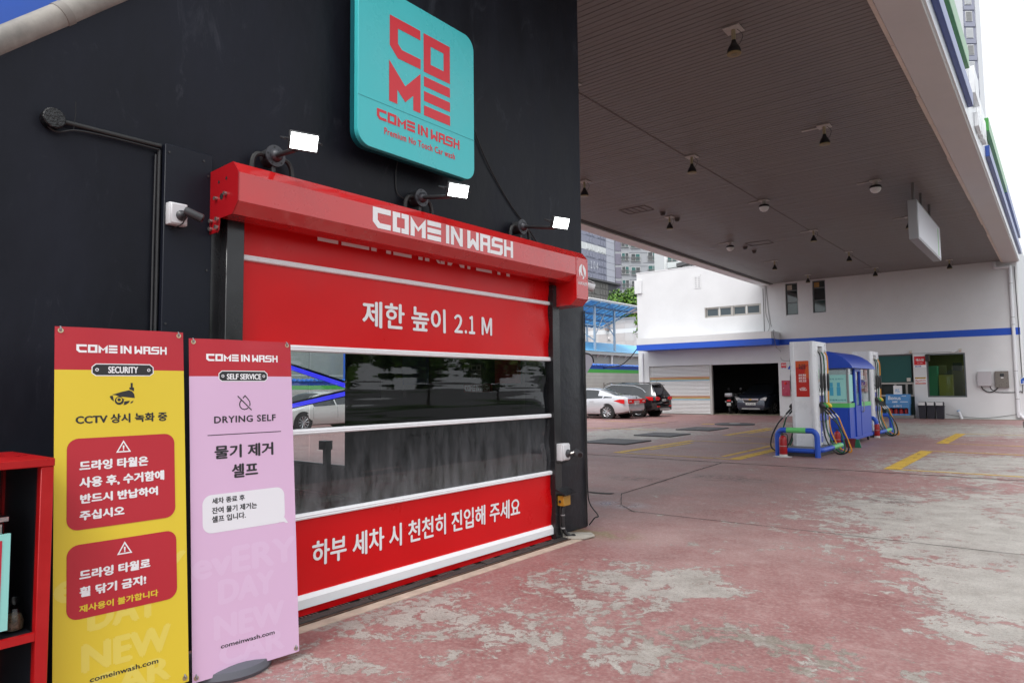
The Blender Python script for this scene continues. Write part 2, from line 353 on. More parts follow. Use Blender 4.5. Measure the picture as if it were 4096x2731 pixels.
for y0, y1 in ((14.0, 18.25), (20.6, 24.85)):
    yline(-2.62, y0, -2.36, y1); yline(-2.36, y0, .4, y0+.1); yline(-2.36, y1-.1, .4, y1)
    yline(-5.55, y0+.1, -5.3, y1+.1); yline(-8.1, y0+.1, -5.55, y0+.2); yline(-8.1, y1, -5.55, y1+.1); yline(-8.32, y0+.1, -8.1, y1+.1)
    yline(-8.0, y0+1.2, -7.85, y1-.6); yline(-5.9, y0+.6, -5.78, y1-.4)
yline(-16, 22.0, -11.2, 22.12); yline(-16, 26.5, -13.0, 26.65); yline(-11.4, 26.2, -10.9, 26.6)
cover_m = M('tank_cover_steel', (.06, .06, .065), .6, var=.3, vs=6, bump=.3, bs=120)
for i, (x0, y0, x1, y1) in enumerate(((-10.5, 16.1, -9.1, 17.6), (-10.55, 19.2, -9.3, 20.65), (-10.65, 22.4, -9.4, 24.1))):
    o = add('tank_cover', MB().box(x0, y0, 0, x1, y1, .03), cover_m, bevel=.008)
    tag(o, 'dark square steel tank cover on forecourt, '+('nearest to the black wall', 'middle of three in the row', 'farthest of the three, beside the round manhole')[i], 'tank cover', 'square tank covers')
mh = thing('manhole_cover', 'round dark manhole cover with pale centre in front of garage', 'manhole', (-10.1, 26.5, 0))
add('lid', MB().lathe([(.75, 0), (.75, .03), (.7, .045), (.01, .05)], (-10.1, 26.5, 0), n=28), cover_m, mh, sm=True); add('centre_cap', MB().lathe([(.22, .05), (.2, .06), (.01, .065)], (-10.1, 26.5, 0), n=18), M('pale_cap', (.35, .35, .34), .6), mh)
# ================================================================== car wash building
wall_black = M('black_wall_paint', srgb(27, 29, 37), .46, var=.55, vs=.9, bump=.3, bs=7, spec=.16, stretch=(1, 1, .45))
pillar_black = M('black_pillar_paint', srgb(40, 42, 47), .42, var=.4, vs=3, bump=.3, bs=11, spec=.3)
def scuff(m, amt):
    n = m.node_tree.nodes; l = m.node_tree.links; p = n['Principled BSDF']; src = p.inputs['Base Color'].links[0].from_socket
    tc = n.new('ShaderNodeTexCoord'); mp = n.new('ShaderNodeMapping'); mp.inputs['Scale'].default_value = (1, 1.4, .7); mp.inputs['Rotation'].default_value = (.5, 0, 0)
    a = n.new('ShaderNodeTexNoise'); a.inputs['Scale'].default_value = 2.6; a.inputs['Detail'].default_value = 13; a.inputs['Roughness'].default_value = .72; a.inputs['Distortion'].default_value = 1.2
    r = n.new('ShaderNodeMapRange'); r.inputs[1].default_value = .58; r.inputs[2].default_value = .74; r.inputs[4].default_value = amt
    x = n.new('ShaderNodeMix'); x.data_type = 'RGBA'; x.inputs[7].default_value = (*srgb(92, 95, 104), 1)
    l.new(tc.outputs['Object'], mp.inputs[0]); l.new(mp.outputs[0], a.inputs['Vector']); l.new(a.outputs[0], r.inputs[0]); l.new(r.outputs[0], x.inputs[0]); l.new(src, x.inputs[6]); l.new(x.outputs[2], p.inputs['Base Color'])
scuff(wall_black, .28); scuff(pillar_black, .3)
bay_dark = M('bay_interior_black', (.016, .016, .018), .5)
wb = thing('wash_building', 'black painted car wash building with sloping roof edge and a red roller door', 'building', (-4.4, 4, 0))
sl = lambda y: 3.305+.938*(y-1.037)
XW = -4.21
add('front_wall', MB().prism([(-1.2, 0), (2.2, 0), (2.2, 2.63), (5.9, 2.63), (5.9, 0), (6.545, 0), (6.545, 7.6), (5.616, 7.6), (-1.2, sl(-1.2))], (XW, 0, 0), (0, 1, 0), (0, 0, 1), (-1, 0, 0), .34), wall_black, wb)
add('corner_pillar', MB().box(XW-.34, 5.93, 0, -4.185, 6.545, 2.6), pillar_black, wb, bevel=.02, seg=2)
pan = add('cover_panel', MB().box(XW+.002, 1.862, 0, -4.15, 2.16, 3.04), M('black_panel_paint', srgb(25, 28, 38), .4, spec=.2, var=.15, vs=2), wb, bevel=.004)
for y, z in ((1.885, 2.99), (2.1, 2.99), (1.885, 1.95), (2.13, 2.9), (2.13, 2.3)): add('screw', MB().cyl((-4.15, y, z), (-4.145, y, z), .007, n=8), dark_metal, pan)
add('side_wall', MB().box(-8.17, 6.3, 0, XW-.34, 6.52, 4.2), bay_dark, wb)
add('sill_wall', MB().box(-15, 6.36, 0, -8.17, 6.5, .41), M('sill_dark', (.05, .05, .05), .6), wb)
add('header_wall', MB().box(-15, 6.3, 2.75, -8.17, 6.52, 4.2), bay_dark, wb)
add('back_wall', MB().box(-15.2, 1.6, 0, -15, 6.52, 4.2), bay_dark, wb)
add('left_wall', MB().box(-15, 1.6, 0, XW-.34, 1.8, 3.58), bay_dark, wb)
add('bay_ceiling', MB().box(-15, 1.62, 3.6, XW-.34, 6.3, 3.8), bay_dark, wb)
add('bay_floor', MB().quad((-15, 1.8, .004), (-4.5, 1.8, .004), (-4.5, 6.3, .004), (-15, 6.3, .004)), M('wet_bay_floor', (.03, .03, .03), .12, var=.3, vs=2), wb)
add('sill_trim', MB().box(-14.9, 6.34, .41, -8.18, 6.38, .44), M('pale_trim', (.5, .5, .48), .5), wb)
pane_clear = glass('clear_pane', (.86, .9, .9))
for x0, x1 in ((-9.195, -8.18), (-11.4, -9.215), (-14.9, -11.42)): add('pane', MB().quad((x0, 6.42, .44), (x1, 6.42, .44), (x1, 6.42, 2.75), (x0, 6.42, 2.75)), pane_clear, wb)
blue_led = M('blue_light_strip', srgb(50, 50, 235), .4, emit=((.06, .06, 1), .8))
chv = thing('chevron_light', 'bright blue chevron strip seen through the clear curtain, pointing right', 'light strip', (-9, 6.4, 1.5))
for a, b in (((-10.9, 2.168), (-8.17, 1.575)), ((-10.9, 1.115), (-8.17, 1.5))):
    add('light_bar', MB().prism([(a[0], a[1]-.03), (b[0], b[1]-.03), (b[0], b[1]+.03), (a[0], a[1]+.03)], (0, 6.415, 0), (1, 0, 0), (0, 0, 1), (0, -1, 0), .03), blue_led, chv)
    add('backing_bar', MB().prism([(a[0], a[1]-.045), (b[0], b[1]-.045), (b[0], b[1]+.065), (a[0], a[1]+.065)], (0, 6.418, 0), (1, 0, 0), (0, 0, 1), (0, 1, 0), -.002), black_print, chv)
# dim signs on the inner side wall of the bay (look to -y)
bs_ = thing('bay_sign', 'dim sign with square logo on dark wall inside the wash bay', 'sign', (-6.6, 6.28, 1.3))
add('board', MB().box(-5.7, 6.27, 1.65, -5.47, 6.3, 1.85), M('sign_dark', (.05, .05, .05), .5), bs_)
def come_logo(mat, parent, frame, box):
    C = [[(0, 1), (.48, 1), (.48, .88), (.125, .88), (.125, .7), (.19, .65), (.48, .65), (.48, .53), (.12, .53), (0, .65)], [(.53, .53), (.53, 1), (1, 1), (1, .53)], [(.655, .65), (.655, .875), (.875, .875), (.875, .65)],
         [(0, 0), (0, .47), (.245, .25), (.49, .47), (.49, 0), (.37, 0), (.37, .17), (.245, .06), (.125, .16), (.125, 0)]]+[[(.54, a), (1, a), (1, a+.12), (.54, a+.12)] for a in (0, .175, .35)]
    return shape(C, mat, parent, frame, box, 'emblem')
grey_print = M('grey_print', (.35, .35, .34), .5)
come_logo(grey_print, bs_, YF(6.268), (-5.67, 1.67, -5.5, 1.83))
bs2 = thing('bay_sign', 'dim long wordmark sign on dark wall inside the wash bay', 'sign', (-6.6, 6.28, 1.4))
add('board', MB().box(-5.79, 6.27, 1.495, -5.35, 6.3, 1.595), M('sign_red_dark', (.12, .01, .012), .5), bs2); shape(wordmark(), grey_print, bs2, YF(6.268), (-5.77, 1.51, -5.37, 1.58), 'lettering')
tag(add('hanging_cloth', MB().box(-5.26, 6.24, 1.6, -4.91, 6.29, 1.87), M('red_cloth', (.35, .02, .025), .8)), 'red panel on dark wall seen through the clear curtain', 'panel')
tag(add('hanging_cloth', MB().box(-6.87, 6.24, 1.6, -6.43, 6.29, 1.97), M('blue_cloth', (.07, .1, .3), .8)), 'dull blue panel on dark wall seen through the clear curtain', 'panel')
nb = thing('notice_board', 'small pale notice on dark wall inside the wash bay', 'notice', (-8.2, 6.28, 1.4)); add('sheet', MB().box(-7.34, 6.27, 1.42, -6.89, 6.3, 1.67), M('notice_grey', (.2, .2, .21), .6), nb)
tag(add('sensor_post', MB().box(-8.62, 6.25, 0, -8.53, 6.33, .74).box(-8.68, 6.22, .66, -8.51, 6.34, .79), dark_metal), 'short dark sensor post standing inside the wash bay', 'post')
# blue sheet and grey pipe along the sloping roof edge
add('blue_sheet', MB().prism([(-1.6, sl(-1.6)-2.2), (5.2, sl(5.2)-2.2), (5.2, sl(5.2)+2.2), (-1.6, sl(-1.6)+2.2)], (-4.95, 0, 0), (0, 1, 0), (0, 0, 1), (-1, 0, 0), .06), M('blue_sheet_metal', srgb(48, 100, 205), .4, var=.06), wb)
add('blue_flashing', MB().prism([(.2, 3.1), (1.05, 3.1), (1.05, 3.47), (.2, 3.75)], (-4.9, 0, 0), (0, 1, 0), (0, 0, 1), (1, 0, 0), .02), M('blue_grey_sheet', srgb(70, 125, 175), .4), wb)
cp = add('edge_pipe', MB().tube([(-4.24, y, sl(y)+.062) for y in (-1.1, .5, 1.3, 2.5, 4, 5.5)], .068, 18), M('weathered_grey_pipe', srgb(146, 141, 134), .65, var=.3, vs=7), wb, sm=True)
add('pipe_collar', MB().cyl((-4.24, 1.31, sl(1.31)+.062), (-4.24, 1.345, sl(1.345)+.062), .0715, n=18), M('collar_grey', srgb(138, 132, 125), .6), cp, sm=True)

# ------------------------------------------------------------------ roller door
red_metal = M('red_powder_coat', srgb(196, 22, 24), .3, var=.06, vs=3, coat=1.)
red_vinyl = M('red_vinyl', srgb(212, 8, 16), .34, var=.05, vs=1.5, bump=.04, bs=3, spec=.3)
track_m = M('black_track', (.018, .018, .02), .22, var=.2, vs=4)
alu_white = M('white_aluminium', (.86, .87, .89), .35)
rd = thing('roller_door', 'tall red roller door with white bars, clear windows and white lettering', 'roller door', (-4.13, 4, 0))
Y0, Y1 = 2.15, 5.83
prof = [(-4.13, 2.93), (-3.88, 2.94), (-3.82, 2.867), (-3.82, 2.69), (-3.885, 2.62), (-4.03, 2.617), (-4.13, 2.66)]
hs_ = add('housing', MB().prism(prof, (0, Y0+.004, 0), (1, 0, 0), (0, 0, 1), (0, 1, 0), Y1-Y0-.006), red_metal, rd)
shape(wordmark(True), white_print, hs_, XF(-3.82), (3.182, 2.712, 4.80, 2.862), 'lettering')
ep = add('end_plate', MB().prism([(-4.155, 2.93), (-3.88, 2.942), (-3.818, 2.868), (-3.818, 2.689), (-3.885, 2.618), (-4.03, 2.615), (-4.04, 2.545), (-4.055, 2.53), (-4.155, 2.53)], (0, Y0-.004, 0), (1, 0, 0), (0, 0, 1), (0, 1, 0), .006), M('dark_red_plate', srgb(165, 10, 22), .4), rd)
for x, z in ((-4.07, 2.745), (-3.955, 2.755), (-4.125, 2.61), (-4.05, 2.612), (-4.13, 2.56), (-4.055, 2.562)): add('bolt', MB().cyl((x, Y0-.004, z), (x, Y0-.022, z), .013, n=6), bolt_m, ep)
for x, z, r in ((-4.045, 2.845, .01), (-3.955, 2.852, .01), (-4.01, 2.748, .02)): add('hole', MB().cyl((x, Y0-.004, z), (x, Y0-.0055, z), r, n=14), black_print, ep)
mc = add('motor_cover', MB().prism([(-4.18, 2.935), (-3.88, 2.943), (-3.816, 2.87), (-3.816, 2.45), (-3.89, 2.385), (-4.18, 2.375)], (0, Y1+.002, 0), (1, 0, 0), (0, 0, 1), (0, 1, 0), .215), red_metal, rd)
FX = XF(-3.816)
fl = [[(.5, 1), (.32, .96), (.12, .75), (.04, .45), (.12, .18), (.2, .05), (.22, .3), (.26, .42), (.36, .2), (.5, .12), (.55, .17), (.5, .3), (.42, .5), (.42, .75)], [(.58, .98), (.72, .9), (.9, .68), (.96, .42), (.92, .2), (.84, .08), (.84, .25), (.78, .35), (.74, .12), (.68, -.02), (.55, -.06), (.5, 0), (.58, .08), (.68, .25), (.68, .4), (.6, .6), (.54, .8)]]
shape(fl, white_print, mc, FX, (5.872, 2.655, 6.01, 2.81), 'emblem'); text('HWAIER', white_print, mc, FX, (5.862, 2.592, 6.035, 2.625), .012)
for y in (5.85, 6.03):
    for z in (2.85, 2.66, 2.47): add('rivet', MB().cyl((-3.816, y, z), (-3.813, y, z), .005, n=8), M('dark_rivet', (.25, .01, .02), .4), mc)
for s, (a, b) in enumerate(((2.217, 2.338), (5.765, 5.885))):
    t = add('guide_track', MB().box(-4.17, a, 0, -4.07, b, 2.63 if s == 0 else 2.6), track_m, rd, bevel=.004)
    add('track_flange', MB().box(-4.2, a-.06 if s == 0 else b, .02, -4.155, a if s == 0 else b+.05, 2.62), track_m, t)
cl, cr = 2.325, 5.778
def curl(y, z, z0, z1, wav=.0035):
    e = sin(pi*min(1, max(0, (z-z0)/(z1-z0)))); return e*(wav*sin(y*2.1+z*3)+wav*.5*sin(y*6.3-z*7)+.014*max(0, 1-(cr-y)/.32)**2*sin(z*14+y*6))
def drape(o, z0, z1):
    off = woff(o)
    for v in o.data.vertices: v.co.x += curl(v.co.y+off.y, v.co.z+off.z, z0, z1)
def slab(nm, z0, z1, mat, x=-4.13, wav=.0035):
    mb = MB(); ny, nz = 60, 8
    f = lambda y, z: x+curl(y, z, z0, z1, wav)
    for i in range(ny):
        for j in range(nz):
            ya, yb_ = cl+(cr-cl)*i/ny, cl+(cr-cl)*(i+1)/ny; za, zb = z0+(z1-z0)*j/nz, z0+(z1-z0)*(j+1)/nz
            mb.quad((f(ya, za), ya, za), (f(yb_, za), yb_, za), (f(yb_, zb), yb_, zb), (f(ya, zb), ya, zb))
    me = add(nm, mb, mat, rd)
    bm = bmesh.new(); bm.from_mesh(me.data); bmesh.ops.remove_doubles(bm, verts=bm.verts, dist=1e-4); bmesh.ops.recalc_face_normals(bm, faces=bm.faces); bm.to_mesh(me.data); bm.free(); me.data.shade_smooth()
    return me
r0 = slab('curtain_panel', 2.42, 2.68, red_vinyl); r1 = slab('curtain_panel', 1.85, 2.40, red_vinyl); r2_ = slab('curtain_panel', .15, .665, red_vinyl); r3 = slab('curtain_panel', .012, .07, red_vinyl, x=-4.122)
def clear_mat(name, mist):
    m = glass(name, (.80, .83, .84), 1.52, .02, .05); n = m.node_tree.nodes; l = m.node_tree.links; o = n['Material Output']; src = o.inputs[0].links[0].from_socket
    tc = n.new('ShaderNodeTexCoord'); mp = n.new('ShaderNodeMapping'); mp.inputs['Scale'].default_value = (1, 1, .25); nz = n.new('ShaderNodeTexNoise'); nz.inputs['Scale'].default_value = 9; nz.inputs['Detail'].default_value = 8; nz.inputs['Roughness'].default_value = .7
    dr = n.new('ShaderNodeTexNoise'); dr.inputs['Scale'].default_value = 130; dr.inputs['Detail'].default_value = 1
    l.new(tc.outputs['Object'], mp.inputs[0]); l.new(mp.outputs[0], nz.inputs['Vector']); l.new(tc.outputs['Object'], dr.inputs['Vector'])
    sp = n.new('ShaderNodeSeparateXYZ'); l.new(tc.outputs['Object'], sp.inputs[0])
    g = n.new('ShaderNodeMapRange'); g.inputs[1].default_value = 1.25; g.inputs[2].default_value = .72; g.inputs[3].default_value = .25; g.inputs[4].default_value = 1; l.new(sp.outputs[2], g.inputs[0])
    mr = n.new('ShaderNodeMapRange'); mr.inputs[1].default_value = .35; mr.inputs[2].default_value = .75; mr.inputs[4].default_value = mist; l.new(nz.outputs[0], mr.inputs[0])
    mu = n.new('ShaderNodeMath'); mu.operation = 'MULTIPLY'; l.new(mr.outputs[0], mu.inputs[0]); l.new(g.outputs[0], mu.inputs[1])
    d2 = n.new('ShaderNodeMapRange'); d2.inputs[1].default_value = .66; d2.inputs[2].default_value = .72; d2.inputs[4].default_value = mist*.5; l.new(dr.outputs[0], d2.inputs[0])
    ad = n.new('ShaderNodeMath'); ad.operation = 'ADD'; l.new(mu.outputs[0], ad.inputs[0]); l.new(d2.outputs[0], ad.inputs[1])
    df = n.new('ShaderNodeBsdfDiffuse'); df.inputs[0].default_value = (.55, .56, .6, 1); ms = n.new('ShaderNodeMixShader')
    l.new(ad.outputs[0], ms.inputs[0]); l.new(src, ms.inputs[1]); l.new(df.outputs[0], ms.inputs[2]); l.new(ms.outputs[0], o.inputs[0]); return m
slab('clear_window', 1.275, 1.82, clear_mat('clear_vinyl', .03), wav=.001); slab('clear_window', .695, 1.24, clear_mat('wet_clear_vinyl', .27), wav=.001)
for z0, z1 in ((2.392, 2.432), (1.812, 1.858), (1.236, 1.278), (.656, .7)):
    h = z1-z0
    add('cross_bar', MB().prism([(-4.124, z0), (-4.108, z0+h*.1), (-4.104, z0+h*.3), (-4.108, z0+h*.45), (-4.104, z0+h*.62), (-4.11, z0+h*.92), (-4.124, z1), (-4.136, z1), (-4.136, z0)], (0, cl, 0), (1, 0, 0), (0, 0, 1), (0, 1, 0), cr-cl+.006), alu_white, rd)
add('bottom_bar', MB().prism([(-4.125, .06), (-4.1, .065), (-4.1, .125), (-4.118, .152), (-4.137, .152), (-4.137, .06)], (0, cl, 0), (1, 0, 0), (0, 0, 1), (0, 1, 0), cr-cl), alu_white, rd)
for o_ in (text('제한 높이', white_print, r1, XF(-4.1255), (3.335, 2.018, 4.24, 2.225), fat=.006), text('２', white_print, r1, XF(-4.1255), (4.345, 2.03, 4.455, 2.195), fat=.006), text('.', white_print, r1, XF(-4.1255), (4.48, 2.03, 4.51, 2.062), fat=.002), text('１', white_print, r1, XF(-4.1255), (4.535, 2.03, 4.62, 2.195), fat=.006), text('Ｍ', white_print, r1, XF(-4.1255), (4.71, 2.03, 4.86, 2.195), fat=.006)): drape(o_, 1.85, 2.40)
drape(text('하부 세차 시 천천히 진입해 주세요', white_print, r2_, XF(-4.1255), (2.905, .322, 5.252, .498), fat=.0045), .15, .665)
pk = [[(a, .0), (b, .0), (b, 1), (a, 1)] for a, b in ((2.93, 3.11), (3.14, 3.4), (3.42, 3.474), (3.571, 3.622), (3.646, 3.843), (3.919, 3.968), (3.995, 4.045), (4.18, 4.23), (4.52, 4.56), (4.64, 4.86), (4.94, 4.985), (5.076, 5.126))]+[[(4.09, 1), (4.14, 1), (4.18, 0), (4.15, 0)], [(4.266, 0), (4.31, 0), (4.36, 1), (4.266, 1)], [(4.38, 1), (4.43, 0), (4.48, 0), (4.48, 1)]]
shape([[(a, 2.615+.06*b) for a, b in q] for q in pk], white_print, r0, XF(-4.124), None, 'lettering')
# trench in front of the door: timber covers, grating, steel edge
tr_ = thing('drain_channel', 'dark drain channel with timber covers and grating under the roller door', 'drain', (-4.05, 4, 0))
timber = M('wet_dark_timber', (.035, .03, .028), .55, var=.5, vs=12, bump=.6, bs=60, stretch=(1, .15, 1))
y = 2.16; random.seed(3)
while y < 5.84:
    w = min(random.choice((.52, .6, .66)), 5.9-y); add('plank', MB().box(-4.062, y+.006, .002, -3.985+random.uniform(-.004, .004), y+w-.006, .022+random.uniform(-.004, .005)), timber, tr_, bevel=.004); y += w
gm = M('grating_steel', (.2, .2, .19), .5, .5, var=.3, vs=9)
for k in range(118): y = 2.24+k*.03; (k % 9 < 6) and add('grating_bar', MB().box(-4.16, y, .002, -4.066, y+.012, .012), gm, tr_)
add('channel_bed', MB().box(-4.2, 2.16, -.06, -4.06, 5.9, .0015), M('channel_dark', (.015, .015, .014), .8), tr_)
add('edge_angle', MB().box(-3.984, 2.1, 0, -3.966, 5.95, .014), M('rusty_edge', (.09, .045, .03), .7, var=.5, vs=20), tr_)
add('mortar_strip', MB().box(-3.966, 2.1, 0, -3.87, 6.0, .006), M('pale_mortar', srgb(188, 172, 156), .85, var=.25, vs=6), tr_)
tag(add('mortar_heap', MB().prism([(-4.15, 5.9), (-4.0, 5.86), (-3.86, 5.93), (-3.83, 6.12), (-3.92, 6.2), (-4.05, 6.12), (-4.14, 6.05)], (0, 0, 0), (1, 0, 0), (0, 1, 0), (0, 0, 1), .035), M('mortar_grey', srgb(165, 160, 150), .9, var=.2, vs=10, bump=.5), bevel=.02, seg=2), 'rough smear of grey mortar on ground at the foot of door track', 'mortar')
# ================================================================== things on the black wall
teal = M('teal_acrylic', srgb(70, 196, 200), .3, var=.03, vs=2)
teal_dark = M('teal_rim', srgb(14, 92, 100), .4)
logo_red = M('logo_red_film', srgb(214, 38, 52), .35)
sg = thing('sign_box', 'square teal light box sign with red block letters above the roller door', 'sign', (-4.1, 3.84, 3.38))
def rprism(u0, v0, u1, v1, r, x0, x1):
    return MB().prism(rrect(u0, v0, u1, v1, r, 8), (x0, 0, 0), (0, 1, 0), (0, 0, 1), (1, 0, 0), x1-x0)
add('rear_case', rprism(3.186, 3.375, 4.49, 4.69, .12, -4.09, -4.048), teal_dark, sg, sm=True); add('wall_bracket', MB().box(-4.209, 3.5, 3.6, -4.0905, 4.2, 4.5), dark_metal, sg)
fc = add('face_case', rprism(3.188, 3.377, 4.488, 4.688, .12, -4.046, -4.0), teal, sg, bevel=.003)
SF = XF(-4.0)
shape([[(3.497, 4.493), (3.828, 4.493), (3.828, 4.412), (3.583, 4.412), (3.583, 4.288), (3.626, 4.251), (3.83, 4.251), (3.83, 4.167), (3.582, 4.167), (3.497, 4.247)],
       [(3.864, 4.49), (4.177, 4.49), (4.177, 4.162), (3.866, 4.162)], [(3.946, 4.405), (4.1, 4.405), (4.1, 4.248), (3.946, 4.248)],
       [(3.491, 4.125), (3.661, 3.965), (3.829, 4.128), (3.829, 3.796), (3.747, 3.796), (3.747, 3.916), (3.661, 3.835), (3.577, 3.91), (3.577, 3.794), (3.491, 3.794)]] +
      [[(3.867, a), (4.177, a), (4.177, a+.083), (3.867, a+.083)] for a in (3.794, 3.915, 4.04)], logo_red, fc, SF, None, 'emblem')
shape(wordmark(), logo_red, fc, SF, (3.369, 3.614, 4.293, 3.698), 'lettering'); text('Premium No Touch Car wash', logo_red, fc, SF, (3.443, 3.512, 4.234, 3.568), .0, space=1.12, fat=.0018)
add('face_seam', MB().box(-4.0, 3.187, 3.748, -3.9985, 4.489, 3.7515), M('seam_teal', srgb(45, 150, 155), .4), fc)
# floodlights
lens_m = M('lit_lens', (1, 1, 1), .3, emit=((.93, 1, .98), 9))
def floodlight(y, label):
    z = 3.14; t = thing('floodlight', label, 'floodlight', (-4.2, y, z), 'lit floodlights over the roller door')
    add('wall_box', MB().cyl((-4.21, y, z), (-4.12, y, z), .062, n=20), dark_metal, t, sm=True)
    fl_ = add('flange', MB().lathe([(.074, 0), (.074, .011), (.044, .013), (.04, .036), (.025, .05), (.016, .055)], (-4.12, y, z), (1, 0, 0), 22), M('flange_grey', (.05, .052, .06), .4, .2), t, sm=True)
    for k in range(5): a = .5+k*1.257; add('screw', MB().cyl((-4.108, y+.06*cos(a), z+.06*sin(a)), (-4.105, y+.06*cos(a), z+.06*sin(a)), .006, n=8), black_print, fl_)
    c = Vector((-3.56, y-.16, z-.075))
    add('arm', MB().cyl((-4.1, y, z), (c.x-.03, c.y-.03, c.z-.05), .017, n=12), dark_metal, t, sm=True)
    # lamp head faces out and down
    nrm = Vector((.86, -.32, -.40)).normalized(); u = Vector((.32, .86, 0)).normalized(); v = nrm.cross(u).normalized()
    v = v if v.z > 0 else -v
    def slab_(hw, hh, d0, d1): return MB().prism([(-hw, -hh), (hw, -hh), (hw, hh), (-hw, hh)], c, u, v, nrm, d1) if d0 == 0 else MB().prism([(-hw, -hh), (hw, -hh), (hw, hh), (-hw, hh)], c+nrm*d0, u, v, nrm, d1-d0)
    hd = add('lamp_head', slab_(.09, .057, 0, .028), dark_metal, t, bevel=.006)
    add('lens', slab_(.08, .047, .029, .031), lens_m, hd)
    add('heat_sink', slab_(.08, .05, -.02, -.001), dark_metal, hd)
    add('yoke', MB().tube([c-u*.11+nrm*.01, c-u*.12-nrm*.07, c-nrm*.09, c+u*.12-nrm*.07, c+u*.11+nrm*.01], .007, 6), dark_metal, t)
    for s in (-1, 1): add('conduit', MB().tube(smooth_path([(-4.15, y+s*.07, z), (-4.15, y+s*.12, z-.01), (-4.15, y+s*.15, z-.07), (-4.15, y+s*.155, z-.21)]), .017, 8), M('ribbed_conduit', (.02, .02, .02), .5, var=.5, vs=150), t, sm=True)
    add('gland', MB().cyl((-4.14, y, z-.07), (-4.14, y, z-.13), .016, n=10).cyl((-4.14, y, z-.13), (-4.14, y, z-.21), .022, n=6), dark_metal, t)
floodlight(2.58, 'lit floodlight on black arm at the left end of the red housing'); floodlight(3.95, 'lit floodlight on black arm under the teal sign'); floodlight(5.33, 'lit floodlight on black arm nearest the corner pillar')
# sign cables
cab = M('black_cable', (.012, .012, .013), .5)
tag(add('sign_cable', MB().tube(smooth_path([(-4.2, 4.46, 4.42), (-4.195, 4.6, 4.15), (-4.195, 4.85, 3.75), (-4.2, 5.2, 3.4), (-4.195, 5.55, 3.15), (-4.19, 5.8, 2.93)]), .006, 6).tube(smooth_path([(-4.2, 4.46, 4.38), (-4.19, 4.63, 4.08), (-4.195, 4.82, 3.8)]), .004, 5), cab), 'thin black cable running from teal sign down to door motor', 'cable')
tag(add('sign_cable', MB().tube(smooth_path([(-4.19, 3.75, 3.42), (-4.2, 3.74, 3.3), (-4.2, 3.76, 3.15), (-4.15, 3.86, 3.1)]), .005, 6), cab), 'short black cable from sign down to the middle floodlight', 'cable')
# round junction box with conduit
jb = thing('junction_box', 'round glossy black junction box with conduit along black wall', 'junction box', (-4.2, 1.28, 3.02))
add('box_body', MB().lathe([(.055, 0), (.055, .055), (.05, .06), (.001, .062)], (-4.21, 1.28, 3.02), (1, 0, 0), 22), M('glossy_black', (.008, .008, .009), .12, bump=.6, bs=60), jb, sm=True)
add('conduit', MB().tube([(-4.185, 1.33, 3.02), (-4.185, 1.6, 3.022), (-4.185, 1.85, 3.025)], .0135, 10), M('ribbed_conduit'), jb, sm=True)
add('cable', MB().tube(smooth_path([(-4.185, 1.24, 2.99), (-4.18, 1.3, 2.955), (-4.18, 1.4, 2.99), (-4.18, 1.6, 3.0), (-4.18, 1.84, 3.0)]), .005, 6), cab, jb)
add('cable_tie', MB().tube([(-4.18, 1.38, 2.99), (-4.17, 1.385, 3.08), (-4.16, 1.38, 3.14)], .002, 5), cab, jb)
tag(add('wall_conduit', MB().tube([(-4.19, 1.845, 3.0), (-4.19, 1.845, .02)], .011, 8).tube([(-4.19, 1.825, 2.97), (-4.19, 1.822, 2.4), (-4.19, 1.825, .02)], .006, 6), dark_metal, sm=True), 'thin black conduit down the left edge of the black cover panel', 'conduit')
# surveillance cameras on white boxes
box_w = M('white_plastic', (.72, .72, .74), .4)
def cctv(y, z, x, d, label, s=1):
    t = thing('surveillance_camera', label, 'camera', (x, y, z), 'white boxed surveillance cameras')
    b = add('junction_case', MB().box(x, y-.062*s, z-.075*s, x+.06*s, y+.062*s, z+.075*s), box_w, t, bevel=.008, seg=2)
    add('lid', MB().box(x+.062*s, y-.054*s, z-.067*s, x+.072*s, y+.054*s, z+.067*s), box_w, b, bevel=.005)
    m0 = Vector((x+.073*s, y+.012*s, z-.012*s)); cam_g = M('camera_grey', (.05, .05, .055), .35)
    add('mount', MB().lathe([(.036*s, 0), (.036*s, .008), (.02*s, .02), (.015*s, .04)], m0, (1, 0, 0), 18), cam_g, t, sm=True)
    add('arm', MB().tube([m0+Vector((.03, 0, 0))*s, m0+Vector((.05, .012, .008))*s, m0+Vector((.07, .03, .012))*s], .011*s, 8), bolt_m, t, sm=True)
    c = m0+Vector((.085, .025, .005))*s; d = Vector(d).normalized()
    hb = add('camera_body', MB().lathe([(.024*s, -.045*s), (.03*s, -.04*s), (.03*s, .07*s), (.027*s, .075*s)], c, d, 18), cam_g, t, sm=True)
    add('lens_window', MB().cyl(c+d*.0755*s, c+d*.077*s, .021*s, n=16), M('black_glass', (.005, .005, .006), .05), hb)
    add('cable', MB().tube(smooth_path([c-d*.04*s, m0+Vector((.03, 0, -.05))*s, (x+.05*s, y-.01, z-.09*s), (x+.01, y-.02, z-.1*s)]), .004*s, 6), cab, t)
    return t
cctv(1.925, 2.61, -4.15, (.45, .8, -.4), 'dark bullet camera on white box fixed to black cover panel', .9)
cctv(5.86, .885, -4.07, (.75, -.6, -.15), 'dark bullet camera on white box low on the right door track', 1.15)
cb = thing('control_box', 'small mustard control box with black button and rain hood on door track', 'control box', (-4.05, 5.86, .39))
add('case', MB().box(-4.07, 5.80, .345, -3.995, 5.925, .445), M('mustard_paint', srgb(172, 128, 44), .4), cb, bevel=.004); add('button', MB().cyl((-3.995-.045, 5.80, .39), (-3.995-.045, 5.79, .39), .013, n=14), black_print, cb)
